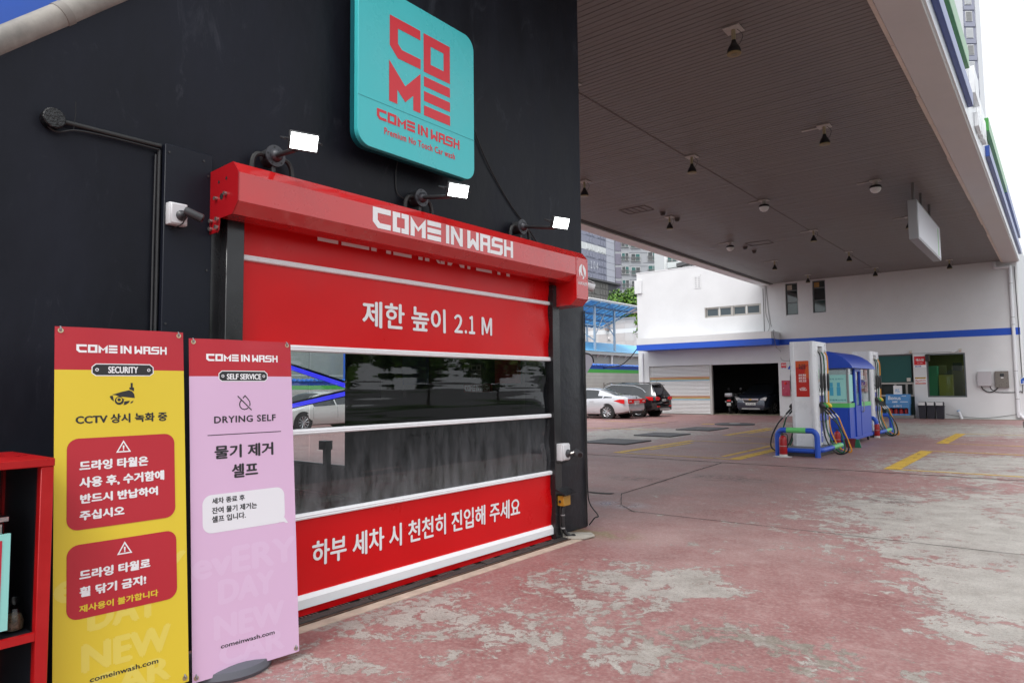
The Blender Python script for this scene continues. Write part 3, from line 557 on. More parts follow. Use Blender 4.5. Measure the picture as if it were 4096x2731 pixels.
add('rain_hood', MB().prism([(-4.07, .52), (-3.95, .465), (-3.95, .46), (-4.07, .512)], (0, 5.76, 0), (1, 0, 0), (0, 0, 1), (0, 1, 0), .22), track_m, cb)
cd = thing('cable_conduit', 'black flexible conduit with steel clips below the mustard control box', 'conduit', (-4.03, 5.86, .1))
add('hose', MB().tube(smooth_path([(-4.035, 5.86, .345), (-4.04, 5.84, .28), (-4.04, 5.845, .15), (-4.03, 5.87, .07), (-4.0, 5.92, .03), (-3.98, 5.95, .035), (-3.97, 5.93, .02)]), .02, 10), rubber, cd, sm=True)
for z in (.25, .12): add('clip', MB().cyl((-4.04, 5.842, z-.006), (-4.04, 5.842, z+.006), .0235, n=14), galv, cd)
tag(add('corner_cable', MB().tube(smooth_path([(-4.175, 6.53, 2.4), (-4.172, 6.52, 1.8), (-4.178, 6.535, 1.3), (-4.17, 6.52, .8), (-4.175, 6.535, .4), (-4.165, 6.56, .25), (-4.1, 6.62, .12), (-4.12, 6.58, .1), (-4.18, 6.56, .02)]), .007, 6).tube(smooth_path([(-4.17, 6.505, 2.1), (-4.168, 6.5, 1.4), (-4.17, 6.51, .9), (-4.17, 6.5, .5), (-4.172, 6.51, .02)]), .006, 6), cab), 'loose black cables hanging down the edge of the corner pillar', 'cable')
pc = thing('surveillance_camera', 'white bullet camera peeking out behind the motor cover at pillar edge', 'camera', (-4.2, 6.7, 2.72))
add('camera_body', MB().lathe([(.04, -.1), (.05, -.09), (.05, .1), (.045, .11)], (-4.24, 6.66, 2.72), (.55, .5, -.3), 16), box_w, pc, sm=True); add('sun_visor', MB().prism([(-.05, -.1), (.06, -.1), (.06, .14), (-.05, .14)], (-4.24, 6.66, 2.775), (-.6, .8, 0), (.55, .5, -.3), (0, 0, 1), .006), box_w, pc); add('bracket', MB().tube([(-4.3, 6.545, 2.7), (-4.27, 6.62, 2.7)], .015, 8), box_w, pc)
# ================================================================== standing banners and the red shelf
def banner(kind, bl, yaw, tilt, label, base_red, field, light_field, alpha):
    t = thing('standing_banner', label, 'banner', bl); t.rotation_euler = (0, 0, 0)
    u = Vector((sin(yaw), cos(yaw), 0)); n = Vector((-cos(yaw), sin(yaw), 0)); v = n*sin(tilt)+Vector((0, 0, 1))*cos(tilt); w = u.cross(v)
    w = w if w.x > 0 else -w
    fr = ((0, 0, 0), u, v, w); P = lambda a, b, c=0: u*a+v*b+w*c
    fab = add('fabric', MB().prism([(0, 0), (.6, 0), (.6, 1.594), (0, 1.594)], (0, 0, 0), u, v, -w, .0015), field, t, local=True)
    hd = add('header_band', MB().prism([(0, 1.594), (.6, 1.594), (.6, 1.803), (0, 1.803)], (0, 0, 0), u, v, -w, .0015), base_red, t, local=True)
    S = lambda polys, mat, par, lift, nm='emblem': shape(polys, mat, par, fr, None, nm, True, lift)
    T = lambda body, mat, par, box, fat=.002, lift=.0022, sp=1.: text(body, mat, par, fr, box, 0., 'lettering', True, lift, sp, fat=fat)
    shape(wordmark(), white_print, hd, fr, (.09, 1.679, .511, 1.719), 'lettering', True, .0006)
    oct_ = lambda g: [(.156+g, 1.61), (.156+g, 1.578+g*.4), (.174+g*.4, 1.564+g), (.426-g*.4, 1.564+g), (.444-g, 1.578+g*.4), (.444-g, 1.61-g*.4), (.426-g*.4, 1.626-g), (.174+g*.4, 1.626-g), (.156+g, 1.61-g*.4)]
    S([oct_(0)], white_print, hd, .0005); S([oct_(.0045)], black_print, hd, .0009)
    for cx in (.18, .42): S([circ(cx, 1.595, .008), circ(cx, 1.595, .0045)], white_print, hd, .0013)
    for word, y0, y1, x0, x1 in (('evERY', .51, .655, -.005, .6), ('DAY', .36, .49, .138, .46), ('NEW', .18, .31, .113, .515), ('CAR', .042, .16, .138, .512)):
        T(word, light_field, fab, (max(x0, .001), y0, min(x1, .599), y1), .009, .0003)
    T('comeinwash.com', black_print, fab, (.148, .134, .451, .157), .0008, .0014)
    if kind == 'yellow':
        T('SECURITY', white_print, hd, (.229, 1.578, .368, 1.612), .0014)
        S([[(.333, 1.529), (.343, 1.529), (.343, 1.506), (.349, 1.506), (.349, 1.485), (.337, 1.493), (.327, 1.496), (.327, 1.506), (.333, 1.506)],
           [(.246, 1.47), (.29, 1.484), (.325, 1.492), (.34, 1.487), (.35, 1.472), (.353, 1.452), (.335, 1.446), (.315, 1.445), (.302, 1.448), (.288, 1.457), (.265, 1.468)],
           [(.237, 1.462), (.243, 1.466), (.252, 1.465), (.254, 1.452), (.257, 1.437), (.244, 1.447)],
           circ(.281, 1.44, .021, 20), circ(.28, 1.444, .0135, 16), circ(.28, 1.445, .008, 14),
           [(.301, 1.417), (.304, 1.436), (.33, 1.439), (.326, 1.43), (.312, 1.42)], [(.334, 1.432), (.347, 1.44), (.342, 1.428), (.332, 1.424)]], black_print, fab, .0007)
        T('CCTV 상시 녹화 중', black_print, fab, (.088, 1.329, .511, 1.376), .0022, .0007)
        for a, b, c, d in ((.052, .832, .545, 1.262), (.053, .426, .547, .765)): S([rrect(a, b, c, d, .05)], base_red, fab, .0016)
        for z in (1.182, .688): S([[(.265, z), (.334, z), (.2995, z+.06)], [(.275, z+.006), (.324, z+.006), (.2995, z+.048)]], white_print, fab, .0024); S([[(.2965, z+.016), (.3025, z+.016), (.3035, z+.034), (.2955, z+.034)], circ(.2995, z+.0115, .0032, 10)], white_print, fab, .0024)
        for s, box in (('드라잉 타월은', (.103, 1.106, .416, 1.155)), ('사용 후, 수거함에', (.103, 1.024, .492, 1.077)), ('반드시 반납하여', (.107, .952, .46, .998)), ('주십시오', (.104, .874, .301, .92)), ('드라잉 타월로', (.104, .6, .418, .647)), ('휠 닦기 금지!', (.105, .523, .397, .57))): T(s, white_print, fab, box, .0028)
        T('재사용이 불가합니다', field, fab, (.104, .454, .454, .488), .0016)
    else:
        T('SELF SERVICE', white_print, hd, (.201, 1.575, .403, 1.608), .0014)
        S([[(.26, 1.479), (.264, 1.484), (.345, 1.402), (.341, 1.397)]], black_print, fab, .0009)
        S([[(.29, 1.47), (.305, 1.487), (.322, 1.468), (.334, 1.45), (.337, 1.434), (.334, 1.421), (.329, 1.425), (.331, 1.434), (.329, 1.448), (.317, 1.465), (.305, 1.478), (.295, 1.466)],
           [(.281, 1.46), (.272, 1.445), (.27, 1.432), (.274, 1.417), (.285, 1.406), (.301, 1.401), (.317, 1.405), (.325, 1.411), (.32, 1.415), (.312, 1.41), (.301, 1.407), (.288, 1.411), (.279, 1.42), (.276, 1.432), (.278, 1.443), (.286, 1.456)]], black_print, fab, .0007)
        T('DRYING SELF', black_print, fab, (.13, 1.332, .49, 1.371), .0016, .0007, 1.1)
        S([[(.094, 1.266), (.522, 1.266), (.522, 1.2705), (.094, 1.2705)]], black_print, fab, .0007)
        T('물기 제거', black_print, fab, (.13, 1.135, .472, 1.21), .0032, .0007); T('셀프', black_print, fab, (.224, 1.024, .378, 1.102), .0032, .0007)
        S([rrect(.061, .742, .534, .946, .05)+[]], M('bubble_white', (.78, .78, .82), .5), fab, .0008); S([[(.5, .742), (.53, .77), (.536, .76), (.553, .735), (.538, .736), (.525, .744)]], M('bubble_white'), fab, .0009)
        for s, box in (('세차 종료 후', (.112, .895, .296, .928)), ('잔여 물기 제거는', (.111, .843, .366, .878)), ('셀프 입니다.', (.11, .797, .299, .832))): T(s, black_print, fab, box, .0012, .0013)
    brass = M('brass_eyelet', (.55, .47, .3), .3, .9)
    for a, b in ((.024, 1.784), (.576, 1.784), (.02, .022), (.58, .022)):
        o = Vector(P(a, b)); g = add('grommet', MB().lathe([(.006, .0), (.006, .003), (.012, .003), (.013, 0)], o, w, 16), brass, t, local=True, sm=True)
        add('hook', MB().tube([o+w*.008-v*.004, o+w*.01+v*.006, o-w*.004+v*.02, o-w*.02+v*.018], .004, 6), M('grey_plastic', (.2, .2, .21), .4), g, local=True)
    st = M('stand_grey', (.16, .165, .17), .45)
    add('pole', MB().tube([P(.3, .05, -.12), P(.3, .9, -.06)], .011, 8), st, t, local=True, sm=True)
    for a, b in ((.02, 1.79), (.58, 1.79), (.02, .03), (.58, .03)): add('strut', MB().tube([P(.3, .9, -.06), P(a, b, -.016)], .006, 6), st, t, local=True, sm=True)
    # the cloth bows and pulls towards its eyelets
    def bow(a, b): e = max(0, sin(pi*min(1, max(0, a/.6)))); return e*(.011*(.55+.45*sin(2.3*b+1+yaw*20))+.0035*sin(6*b+5*a+yaw*30)+.006*max(0, (b-1.62)/.2)*sin(14*a))
    iu, iv, iw_ = (np.array(q) for q in (u, v, w))
    for o in [fab, hd]+list(fab.children)+list(hd.children):
        bm = bmesh.new(); bm.from_mesh(o.data); P_ = np.array([x.co[:] for x in bm.verts]); ua, va = P_@iu, P_@iv
        for ax, lo, hi in ((u, ua.min(), ua.max()), (v, va.min(), va.max())):
            st_ = .05; q = math.ceil((lo+.004)/st_)*st_
            while q < hi-.004: bmesh.ops.bisect_plane(bm, geom=list(bm.verts)+list(bm.edges)+list(bm.faces), plane_co=ax*q, plane_no=ax, dist=1e-6); q += st_
        for x in bm.verts: x.co += w*bow(x.co.dot(u), x.co.dot(v))
        bm.to_mesh(o.data); bm.free(); o.data.shade_smooth(); o.data.set_sharp_from_angle(angle=radians(30))
    bz = -bl[2]
    add('water_base', MB().lathe([(.24, 0), (.25, .02), (.24, .055), (.16, .085), (.05, .1), (.02, .12)], Vector((-.16, .27, bz)), (0, 0, 1), 26), M('base_grey_plastic', srgb(92, 94, 102), .5), t, local=True, sm=True)
    return t
bn_red = M('banner_red', srgb(184, 34, 48), .5, bump=.08, bs=400); bn_yel = M('banner_yellow', srgb(226, 200, 52), .5, bump=.08, bs=400); bn_yel2 = M('banner_yellow_pale', srgb(228, 209, 92), .5)
def seethru(name, col, a): return M(name, col, .5, bump=.08, bs=400, alpha=a)
bn_pink = seethru('banner_pink', srgb(224, 188, 220), .93); bn_pink2 = seethru('banner_pink_pale', srgb(227, 195, 225), .93); bn_red2 = seethru('banner_red_thin', srgb(190, 38, 52), .9)
banner('yellow', (-3.60, 1.18, .07), .06, .09, 'yellow standing banner with red header, camera icon and red notice boxes', bn_red, bn_yel, bn_yel2, 1)
banner('pink', (-3.59, 1.81, .04), .10, .08, 'pink standing banner with red header and white speech bubble', bn_red2, bn_pink, bn_pink2, .93)
# red shelf unit
shelf_red = M('shelf_red_paint', srgb(178, 16, 20), .35, var=.08, vs=6)
sf = thing('shelf_unit', 'red framed shelf unit with dark inside beside the yellow banner', 'shelf', (-3.8, .7, 0))
X0, X1, YR, YL, ZT = -4.05, -3.48, 1.12, .2, 1.262
add('top_board', MB().box(X0, YL, ZT-.035, X1, YR, ZT), shelf_red, sf, bevel=.003)
for y in (YL, YR-.052):
    p_ = add('post', MB().box(X1-.05, y, 0, X1-.004, y+.05, ZT-.036), shelf_red, sf, bevel=.003); add('post', MB().box(X0, y, 0, X0+.05, y+.05, ZT-.036), shelf_red, sf)
inner = M('shelf_inner_dark', srgb(34, 38, 44), .45)
add('side_panel', MB().box(X0+.05, YR-.04, .05, X1-.05, YR-.03, ZT-.036), inner, sf); add('side_panel', MB().box(X0+.05, YL+.02, .05, X1-.05, YL+.03, ZT-.036), inner, sf)
add('back_panel', MB().box(X0+.01, YL+.05, .05, X0+.02, YR-.05, ZT-.036), inner, sf)
for z in (.52, .08): add('shelf_board', MB().box(X0+.03, YL+.04, z-.02, X1-.03, YR-.053, z), inner, sf); add('front_rail', MB().box(X1-.03, YL+.05, z-.03, X1-.008, YR-.053, z+.004), shelf_red, sf)
sp = thing('price_sign', 'pale teal panel with red border standing in the red shelf', 'sign', (-3.51, .8, .55))
add('panel', MB().box(-3.53, .5, .555, -3.515, .975, .955), M('pale_teal_board', srgb(150, 222, 214), .4), sp); add('border', MB().box(-3.515, .5, .6, -3.513, .945, .612).box(-3.515, .936, .6, -3.513, .945, .93), M('border_red', srgb(190, 40, 60), .4), sp); add('header', MB().box(-3.515, .5, .87, -3.5125, .944, .93), M('border_red'), sp)
bk = thing('metal_box', 'shiny chrome box behind the pale teal panel in shelf', 'box', (-3.6, .8, .52)); add('body', MB().box(-3.72, .5, .521, -3.54, .955, 1.0), M('chrome', (.6, .6, .6), .15, 1, bump=.3, bs=6), bk, bevel=.006); add('lid', MB().box(-3.73, .49, 1.0, -3.53, .975, 1.03), M('chrome'), bk, bevel=.006)
bag = MB(); random.seed(11)
bg_ = thing('snack_bag', 'small clear bag of mixed items on the dark shelf board', 'bag', (-3.62, 1.02, .52))
add('contents', MB().lathe([(.01, 0), (.035, .01), (.038, .04), (.028, .07), (.005, .08)], (-3.6, 1.02, .521), n=12), M('speckled_contents', (.12, .09, .05), .5, var=.9, vs=120), bg_, sm=True)
add('wrapper', MB().lathe([(.01, 0), (.042, .01), (.045, .06), (.03, .1), (.012, .11), (.03, .14)], (-3.6, 1.02, .5205), n=12), glass('thin_film', (.8, .8, .8), 1.4, .1), bg_, sm=True)
# ================================================================== filling station canopy
ZC = 6.59; CY0, CY1 = 6.56, 34.9; CXL, CXR = -11.12, -1.7
cn = thing('canopy', 'long flat filling station canopy with brown slatted soffit and white edge', 'canopy', (-6.2, 20, ZC))
slat_m = M('soffit_slat_brown', srgb(126, 121, 118), .5, var=.12, vs=.5, bump=.1, bs=5)
beam_m = M('canopy_edge_white', srgb(216, 214, 212), .5, var=.05, vs=1)
pitch = .115; ns = int((CY1-CY0)/pitch)
sm_ = MB().prism([(0, 0), (pitch-.012, 0), (pitch-.010, .012), (pitch-.002, .014), (pitch-.002, .03), (0, .03)], (CXL, 0, 0), (0, 1, 0), (0, 0, 1), (1, 0, 0), CXR-CXL)
first = None
for k in range(ns):
    loc = (6.2, CY0+k*pitch-20, random.uniform(-.0015, .0015))
    if first is None: first = add('soffit_slat', sm_, slat_m, cn, local=True); first.location = loc
    else: linkmesh('soffit_slat', first.data, None, cn, loc)
add('roof_slab', MB().box(-11.1, CY0, ZC+.05, -1.25, CY1+.3, 8.0), M('slab_grey', (.3, .3, .3), .8), cn)
add('soffit_seam', MB().box(-6.265, CY0, ZC-.006, -6.235, CY1, ZC), M('seam_brown', srgb(96, 84, 80), .6), cn)
# left edge: dark gutter then white drop
add('edge_gutter', MB().box(-11.3, CY0, ZC-.02, -11.125, CY1+.3, ZC+.02), M('gutter_dark', (.05, .045, .042), .6), cn)
add('edge_pipe', MB().tube([(-11.27, CY0, ZC-.04), (-11.27, CY1, ZC-.04)], .03, 8), M('pale_conduit', (.45, .44, .42), .5), cn)
add('left_edge', MB().box(-11.78, CY0, 6.535, -11.31, CY1-.01, 8.05), white_paint, cn, bevel=.01)
near = []
for k in range(24):
    if not near: near.append(add('soffit_slat', MB().box(-4.12, 0, 0, CXR, pitch-.01, .03), slat_m, cn, local=True)); near[0].location = (6.2, 3.75+k*pitch-20, 0)
    else: linkmesh('soffit_slat', near[0].data, None, cn, (6.2, 3.75+k*pitch-20, 0))
add('near_slab', MB().box(-4.12, 3.7, ZC+.04, -1.25, CY0-.01, 8.0), M('slab_grey', (.3, .3, .3), .8), cn)
# right edge beam with pale flashing, fascia and colour bands
add('right_beam', MB().box(-1.68, 3.7, ZC-.1, -1.18, CY1+.1, ZC+.4), beam_m, cn, bevel=.012)
fl_m = M('flashing_pale', srgb(222, 208, 194), .5, var=.15, vs=1.5); y = CY0; random.seed(5)
while y < CY1:
    w = random.uniform(1.6, 2.6); d = random.uniform(-.02, .01); add('flashing', MB().box(-1.745+d, y, ZC-.085, -1.685, min(y+w-.01, CY1), ZC-.004), fl_m, cn); y += w
fx = -1.15
add('fascia', MB().box(-1.26, 3.7, ZC-.06, fx, CY1+.2, 7.95), M('fascia_white', (.82, .83, .85), .3), cn)
bb, bgm = M('band_blue', srgb(44, 74, 150), .3), M('band_green', srgb(70, 150, 70), .3)
def band(y0, y1, z0, z1, mat): add('colour_band', MB().box(fx+.001, y0, z0, fx+.09, y1, z1), mat, cn, bevel=.006)
band(CY0-.6, 15.4, 6.76, 7.02, bb); band(19.2, 35, 6.80, 7.06, bb); band(CY0-.6, 15.0, 7.36, 7.7, bgm); band(19.4, 26.2, 7.46, 7.78, bgm); band(26.3, 35, 7.46, 7.78, bb)
for y0, y1, z0, z1, d in ((15.9, 16.8, 7.2, 7.75, .1), (16.6, 17.2, 6.75, 7.05, .08), (17.4, 17.75, 6.8, 7.45, .08), (17.95, 18.2, 6.85, 7.4, .08), (18.35, 18.6, 6.9, 7.4, .08)): add('raised_letter_box', MB().box(fx+.001, y0, z0, fx+d, y1, z1), M('fascia_white'), cn, bevel=.01)
# ceiling lamps on a grid
plate_m = M('lamp_plate', srgb(190, 184, 178), .5, var=.15, vs=9); bell_m = M('lamp_black', (.02, .02, .021), .35); ring_m = M('lamp_ring', srgb(140, 124, 84), .4); dome_m = M('frosted_dome', srgb(225, 225, 222), .3); neck_m = M('lamp_neck', srgb(170, 160, 130), .5)
def lamp(x, y, dome, label):
    t = thing('ceiling_lamp', label, 'lamp', (x, y, ZC), 'lamps under the canopy')
    add('mount_plate', MB().box(x-.12, y-.12, ZC-.022, x+.12, y+.12, ZC-.006), plate_m, t, bevel=.003)
    if dome or (int(y*7+x) % 2): add('side_strip', MB().box(x-.42, y-.02, ZC-.018, x-.121, y+.04, ZC-.006), plate_m, t)
    if dome:
        add('bracket', MB().cyl((x, y, ZC-.022), (x, y, ZC-.11), .06, n=12), plate_m, t, sm=True)
        add('hood', MB().lathe([(.05, 0), (.13, .03), (.148, .075), (.142, .085)], (x, y, ZC-.11), (0, 0, -1), 24), bell_m, t, sm=True)
        add('globe', MB().lathe([(.13, 0), (.125, .04), (.1, .085), (.055, .115), (.005, .125)], (x, y, ZC-.196), (0, 0, -1), 24), dome_m, t, sm=True)
    else:
        add('neck', MB().cyl((x, y, ZC-.022), (x, y, ZC-.17), .03, n=12), neck_m, t, sm=True)
        b = add('bell', MB().lathe([(.03, 0), (.036, .03), (.055, .07), (.082, .11), (.096, .15), (.098, .19)], (x, y, ZC-.17), (0, 0, -1), 24), bell_m, t, sm=True)
        add('ring', MB().lathe([(.097, 0), (.1, .006), (.098, .018), (.08, .02)], (x, y, ZC-.358), (0, 0, -1), 24), ring_m, b, sm=True); add('lens', MB().cyl((x, y, ZC-.379), (x, y, ZC-.384), .045, n=16), M('lamp_glass', (.2, .17, .1), .3), b)
        add('safety_wire', MB().tube(smooth_path([(x+.05, y, ZC-.02), (x+.12, y+.03, ZC-.12), (x+.09, y, ZC-.24), (x+.04, y, ZC-.25)], 5), .004, 5), bell_m, t)
cols = {-3.4: 'right row', -6.15: 'middle row', -8.95: 'left row'}; ordn = ('first', 'second', 'third', 'fourth', 'fifth', 'sixth')
for x, cn_ in cols.items():
    for i, y in enumerate((9.35, 14.1, 18.8, 23.6, 28.4, 33.1)):
        if x < -8 and i == 0: continue
        d = (x, i) in ((-3.4, 2), (-6.15, 2), (-8.95, 3))
        lamp(x, y, d, ('pale domed' if d else 'black bell')+' ceiling lamp, '+ordn[i]+' from the black building in the '+cn_+' of the canopy')
hid = ('just before the left hand lamp nearest the garage hatch', 'just after that lamp')
for i, (x, y) in enumerate(((-8.85, 18.15), (-8.85, 19.1), (-8.83, 24.75), (-8.83, 25.7))):
    t = thing('smoke_detector', ('small brown detector before', 'small brown detector behind')[i % 2]+(' the third lamp of the left canopy row', ' the domed lamp of the left canopy row')[i//2], 'detector', (x, y, ZC), 'detectors under the canopy')
    add('base', MB().cyl((x, y, ZC-.005), (x, y, ZC-.03), .09, n=18), M('detector_brown', srgb(120, 108, 102), .5), t); add('head', MB().lathe([(.07, 0), (.075, .04), (.05, .075), (.01, .08)], (x, y, ZC-.03), (0, 0, -1), 18), M('detector_dark', srgb(80, 72, 70), .5), t, sm=True)
for i, (x, y) in enumerate(((-9.3, 17.4), (-8.2, 24.45))):
    t = thing('access_hatch', ('slotted access hatch in the brown soffit, nearer the black wall', 'plain access hatch in the brown soffit, nearer the garage')[i], 'hatch', (x, y, ZC)); hm = M('seam_brown')
    for a in (-.4, .4): add('frame_bar', MB().box(x+a-.015, y-.3, ZC-.014, x+a+.015, y+.3, ZC-.004), hm, t)
    for b in (-.3, .3): add('frame_bar', MB().box(x-.385, y+b-.015, ZC-.014, x+.385, y+b+.015, ZC-.004), hm, t)
    if i == 0:
        for a in (-.2, 0, .2): add('slot', MB().box(x+a-.02, y-.28, ZC-.012, x+a+.02, y+.28, ZC-.004), hm, t)
hg = thing('hanging_sign', 'white hanging light box sign on three rods under the canopy', 'sign', (-2.72, 21.5, 5.6))
add('case', MB().box(-2.83, 19.5, 5.13, -2.62, 23.6, 6.13), M('sign_case_grey', srgb(160, 160, 162), .4, .3), hg, bevel=.01)
add('face', MB().box(-2.619, 19.56, 5.19, -2.612, 23.54, 6.07), M('sign_face_white', (.78, .79, .85), .3), hg); add('green_stripe', MB().box(-2.612, 23.0, 5.22, -2.61, 23.15, 6.0), M('pale_green', srgb(150, 210, 150), .4), hg)
for y in (19.1+.55, 20.9, 22.4): add('rod', MB().cyl((-2.72, y, 6.13), (-2.72, y, ZC), .035, n=10), M('rod_grey', srgb(110, 105, 104), .5), hg, sm=True)
for y0, s in ((19.75, 'HD'), (21.6, 'Mini')): pass
# ================================================================== station office and garage
YW = 34.9; wall_w = M('render_white', (.72, .725, .735), .7, var=.05, vs=.7, bump=.12, bs=25); stripe_b = M('stripe_blue', srgb(28, 84, 198), .5, var=.05, vs=2)
of = thing('station_office', 'white two storey station office with blue stripe, shop window and garage', 'building', (-8, YW, 0))
GX0, GX1 = -18.75, -11.62     # garage block, then office to the right
def wall_with_holes(nm, x0, x1, z0, z1, holes, y, th, mat, par):
    mb = MB(); xs = sorted({x0, x1, *[h[0] for h in holes], *[h[2] for h in holes]}); zs = sorted({z0, z1, *[h[1] for h in holes], *[h[3] for h in holes]})
    for i in range(len(xs)-1):
        for j in range(len(zs)-1):
            cx, cz = (xs[i]+xs[i+1])/2, (zs[j]+zs[j+1])/2
            if any(h[0] < cx < h[2] and h[1] < cz < h[3] for h in holes): continue
            a, b, c, d = xs[i], xs[i+1], zs[j], zs[j+1]
            mb.quad((a, y, c), (b, y, c), (b, y, d), (a, y, d)); mb.quad((b, y+th, c), (a, y+th, c), (a, y+th, d), (b, y+th, d))
    def ring(a, b, c, d, inner):
        for p, q in (((a, c), (b, c)), ((b, c), (b, d)), ((b, d), (a, d)), ((a, d), (a, c))): mb.quad((p[0], y, p[1]), (q[0], y, q[1]), (q[0], y+th, q[1]), (p[0], y+th, p[1]))
    ring(x0, x1, z0, z1, False)
    for h in holes: ring(h[0], h[2], h[1], h[3], True)
    me = bpy.data.meshes.new(nm); off = woff(par); me.from_pydata([tuple(Vector(v)-off) for v in mb.v], [], mb.f)
    bm = bmesh.new(); bm.from_mesh(me); bmesh.ops.remove_doubles(bm, verts=bm.verts, dist=1e-4); bmesh.ops.recalc_face_normals(bm, faces=bm.faces); bm.to_mesh(me); bm.free()
    return linkmesh(nm, me, mat, par)
WIN = {'w1': (-10.53, 4.96, -9.95, 6.53), 'w2': (-9.26, 4.98, -8.67, 6.54), 'shop': (-4.64, .925, -3.2, 2.815), 'desk': (-6.6, .14, -5.15, 2.84), 'strip': (-14.74, 5.12, -11.75, 5.67)}
wall_with_holes('office_wall', -10.98, -1.26, -.05, 8.0, [WIN['w1'], WIN['w2'], WIN['shop'], WIN['desk']], YW, .3, wall_w, of)
wall_with_holes('garage_wall', GX0, -10.981, -.05, 7.93, [WIN['strip'], (-18.1, -.05, -11.0, 2.62)], YW+.004, .3, wall_w, of)
add('office_side', MB().box(-1.27, YW+.3, -.05, -1.26+.02, 46, 8.0), wall_w, of); add('garage_side', MB().box(GX0, YW+.31, -.05, GX0+.25, 46, 7.93), wall_w, of); add('roof', MB().box(GX0+.25, YW+.31, 7.4, -1.28, 46, 7.6), M('slab_grey'), of)
add('roof_curb', MB().box(GX0-.02, YW-.01, 7.935, -11.4, YW+.35, 7.99), wall_w, of)
# projecting band over the garage
add('ledge', MB().box(-18.17, 33.65, 3.78, -10.88, YW-.002, 4.14), wall_w, of, bevel=.01); add('ledge_stripe', MB().box(-18.172, 33.648, 3.48, -10.878, YW-.003, 3.779), stripe_b, of)
add('wall_stripe', MB().box(-10.87, YW-.012, 3.49, -1.26, YW-.001, 3.78), stripe_b, of)
# lintel zone right of garage opening
add('wall_box', MB().box(-18.85, YW-.1, 6.78, -18.4, YW-.001, 7.55), wall_w, of, bevel=.01)
vt = add('vent_grille', MB().box(-15.3, YW-.02, 6.75, -14.9, YW-.001, 7.5), wall_w, of)
for k in range(6):
    for x in (-15.22, -15.04): add('louvre', MB().box(x, YW-.04, 6.84+k*.1, x+.09, YW-.0205, 6.855+k*.1), M('louvre_grey', (.45, .45, .45), .6), vt)
# upper windows
frame_m = M('window_frame_grey', srgb(96, 102, 104), .45); glass_t = M('teal_window_glass', srgb(24, 58, 56), .06, spec=.8); glass_d = M('dark_window_glass', (.02, .03, .03), .05, spec=.8); fr_al = M('window_frame_alu', srgb(176, 172, 166), .4, .3)
for k in ('w1', 'w2'):
    a, b, c, d = WIN[k]; w = add('window', MB().box(a, YW+.1, b, a+.05, YW+.16, d).box(c-.05, YW+.1, b, c, YW+.16, d).box(a+.05, YW+.1, b, c-.05, YW+.16, b+.05).box(a+.05, YW+.1, d-.05, c-.05, YW+.16, d).box(a+.05, YW+.1, b+.58, c-.05, YW+.16, b+.63).box(a+.05, YW+.1, b+1.18, c-.05, YW+.16, b+1.23), frame_m, of)
    for z0, z1, m in ((b+.05, b+.58, glass_t), (b+.63, b+1.18, M('deep_teal_glass', srgb(14, 30, 32), .05, spec=.8)), (b+1.23, d-.05, glass_d)): add('pane', MB().box(a+.051, YW+.13, z0, c-.051, YW+.138, z1), m, w)
    add('blind', MB().box(a+.06, YW+.124, b+1.25, (a+c)/2, YW+.128, d-.08), M('blind_'+k, srgb(190, 176, 160) if k == 'w1' else srgb(170, 130, 70), .7), w)
a, b, c, d = WIN['strip']; w = add('window', MB().box(a, YW+.02, b, c, YW+.08, b+.045).box(a, YW+.02, d-.045, c, YW+.08, d).box(a, YW+.02, b+.045, a+.05, YW+.08, d-.045).box(c-.05, YW+.02, b+.045, c, YW+.08, d-.045).box((a+c)/2-.05, YW+.02, b+.045, (a+c)/2+.05, YW+.08, d-.045), fr_al, of)
for i in range(4):
    x0 = a+.05+(c-a-.1)/4*i+(.05 if i == 2 else .02); x1 = a+.05+(c-a-.1)/4*(i+1)-(.05 if i == 1 else .02)
    s_ = add('sash', MB().box(x0, YW+.09, b+.05, x0+.05, YW+.12, d-.05).box(x1-.05, YW+.09, b+.05, x1, YW+.12, d-.05).box(x0+.05, YW+.09, b+.05, x1-.05, YW+.12, b+.1).box(x0+.05, YW+.09, d-.1, x1-.05, YW+.12, d-.05), fr_al, w)
    add('pane', MB().box(x0+.051, YW+.1, b+.1, x1-.051, YW+.106, d-.1), M('frosted_pane', srgb(105, 112, 108) if i % 2 else srgb(70, 82, 88), .25), s_)
# shop window
a, b, c, d = WIN['shop']; w = add('shop_window', MB().box(a, YW+.02, b, c, YW+.09, b+.06).box(a, YW+.02, d-.06, c, YW+.09, d).box(a, YW+.02, b+.06, a+.06, YW+.09, d-.06).box(c-.06, YW+.02, b+.06, c, YW+.09, d-.06), frame_m, of)
add('pane', MB().quad((a+.061, YW+.05, b+.061), (c-.061, YW+.05, b+.061), (c-.061, YW+.05, d-.061), (a+.061, YW+.05, d-.061)), glass('shop_glass', (.62, .72, .6), 1.5, .02), w)
room = M('room_olive', srgb(110, 104, 60), .8); add('room_back', MB().box(-6.6, 37.2, 0, -2.4, 37.3, 3.2), room, of); add('room_floor', MB().box(-6.6, YW+.31, -.02, -2.4, 37.2, .05), M('room_floor_grey', (.2, .2, .19), .6), of); add('room_ceiling', MB().box(-6.6, YW+.31, 3.0, -2.4, 37.2, 3.1), M('room_ceiling_pale', (.6, .6, .55), .8), of); add('room_side', MB().box(-2.45, YW+.31, .05, -2.4, 37.2, 3.0).box(-6.6, YW+.31, .05, -6.55, 37.2, 3.0), room, of)
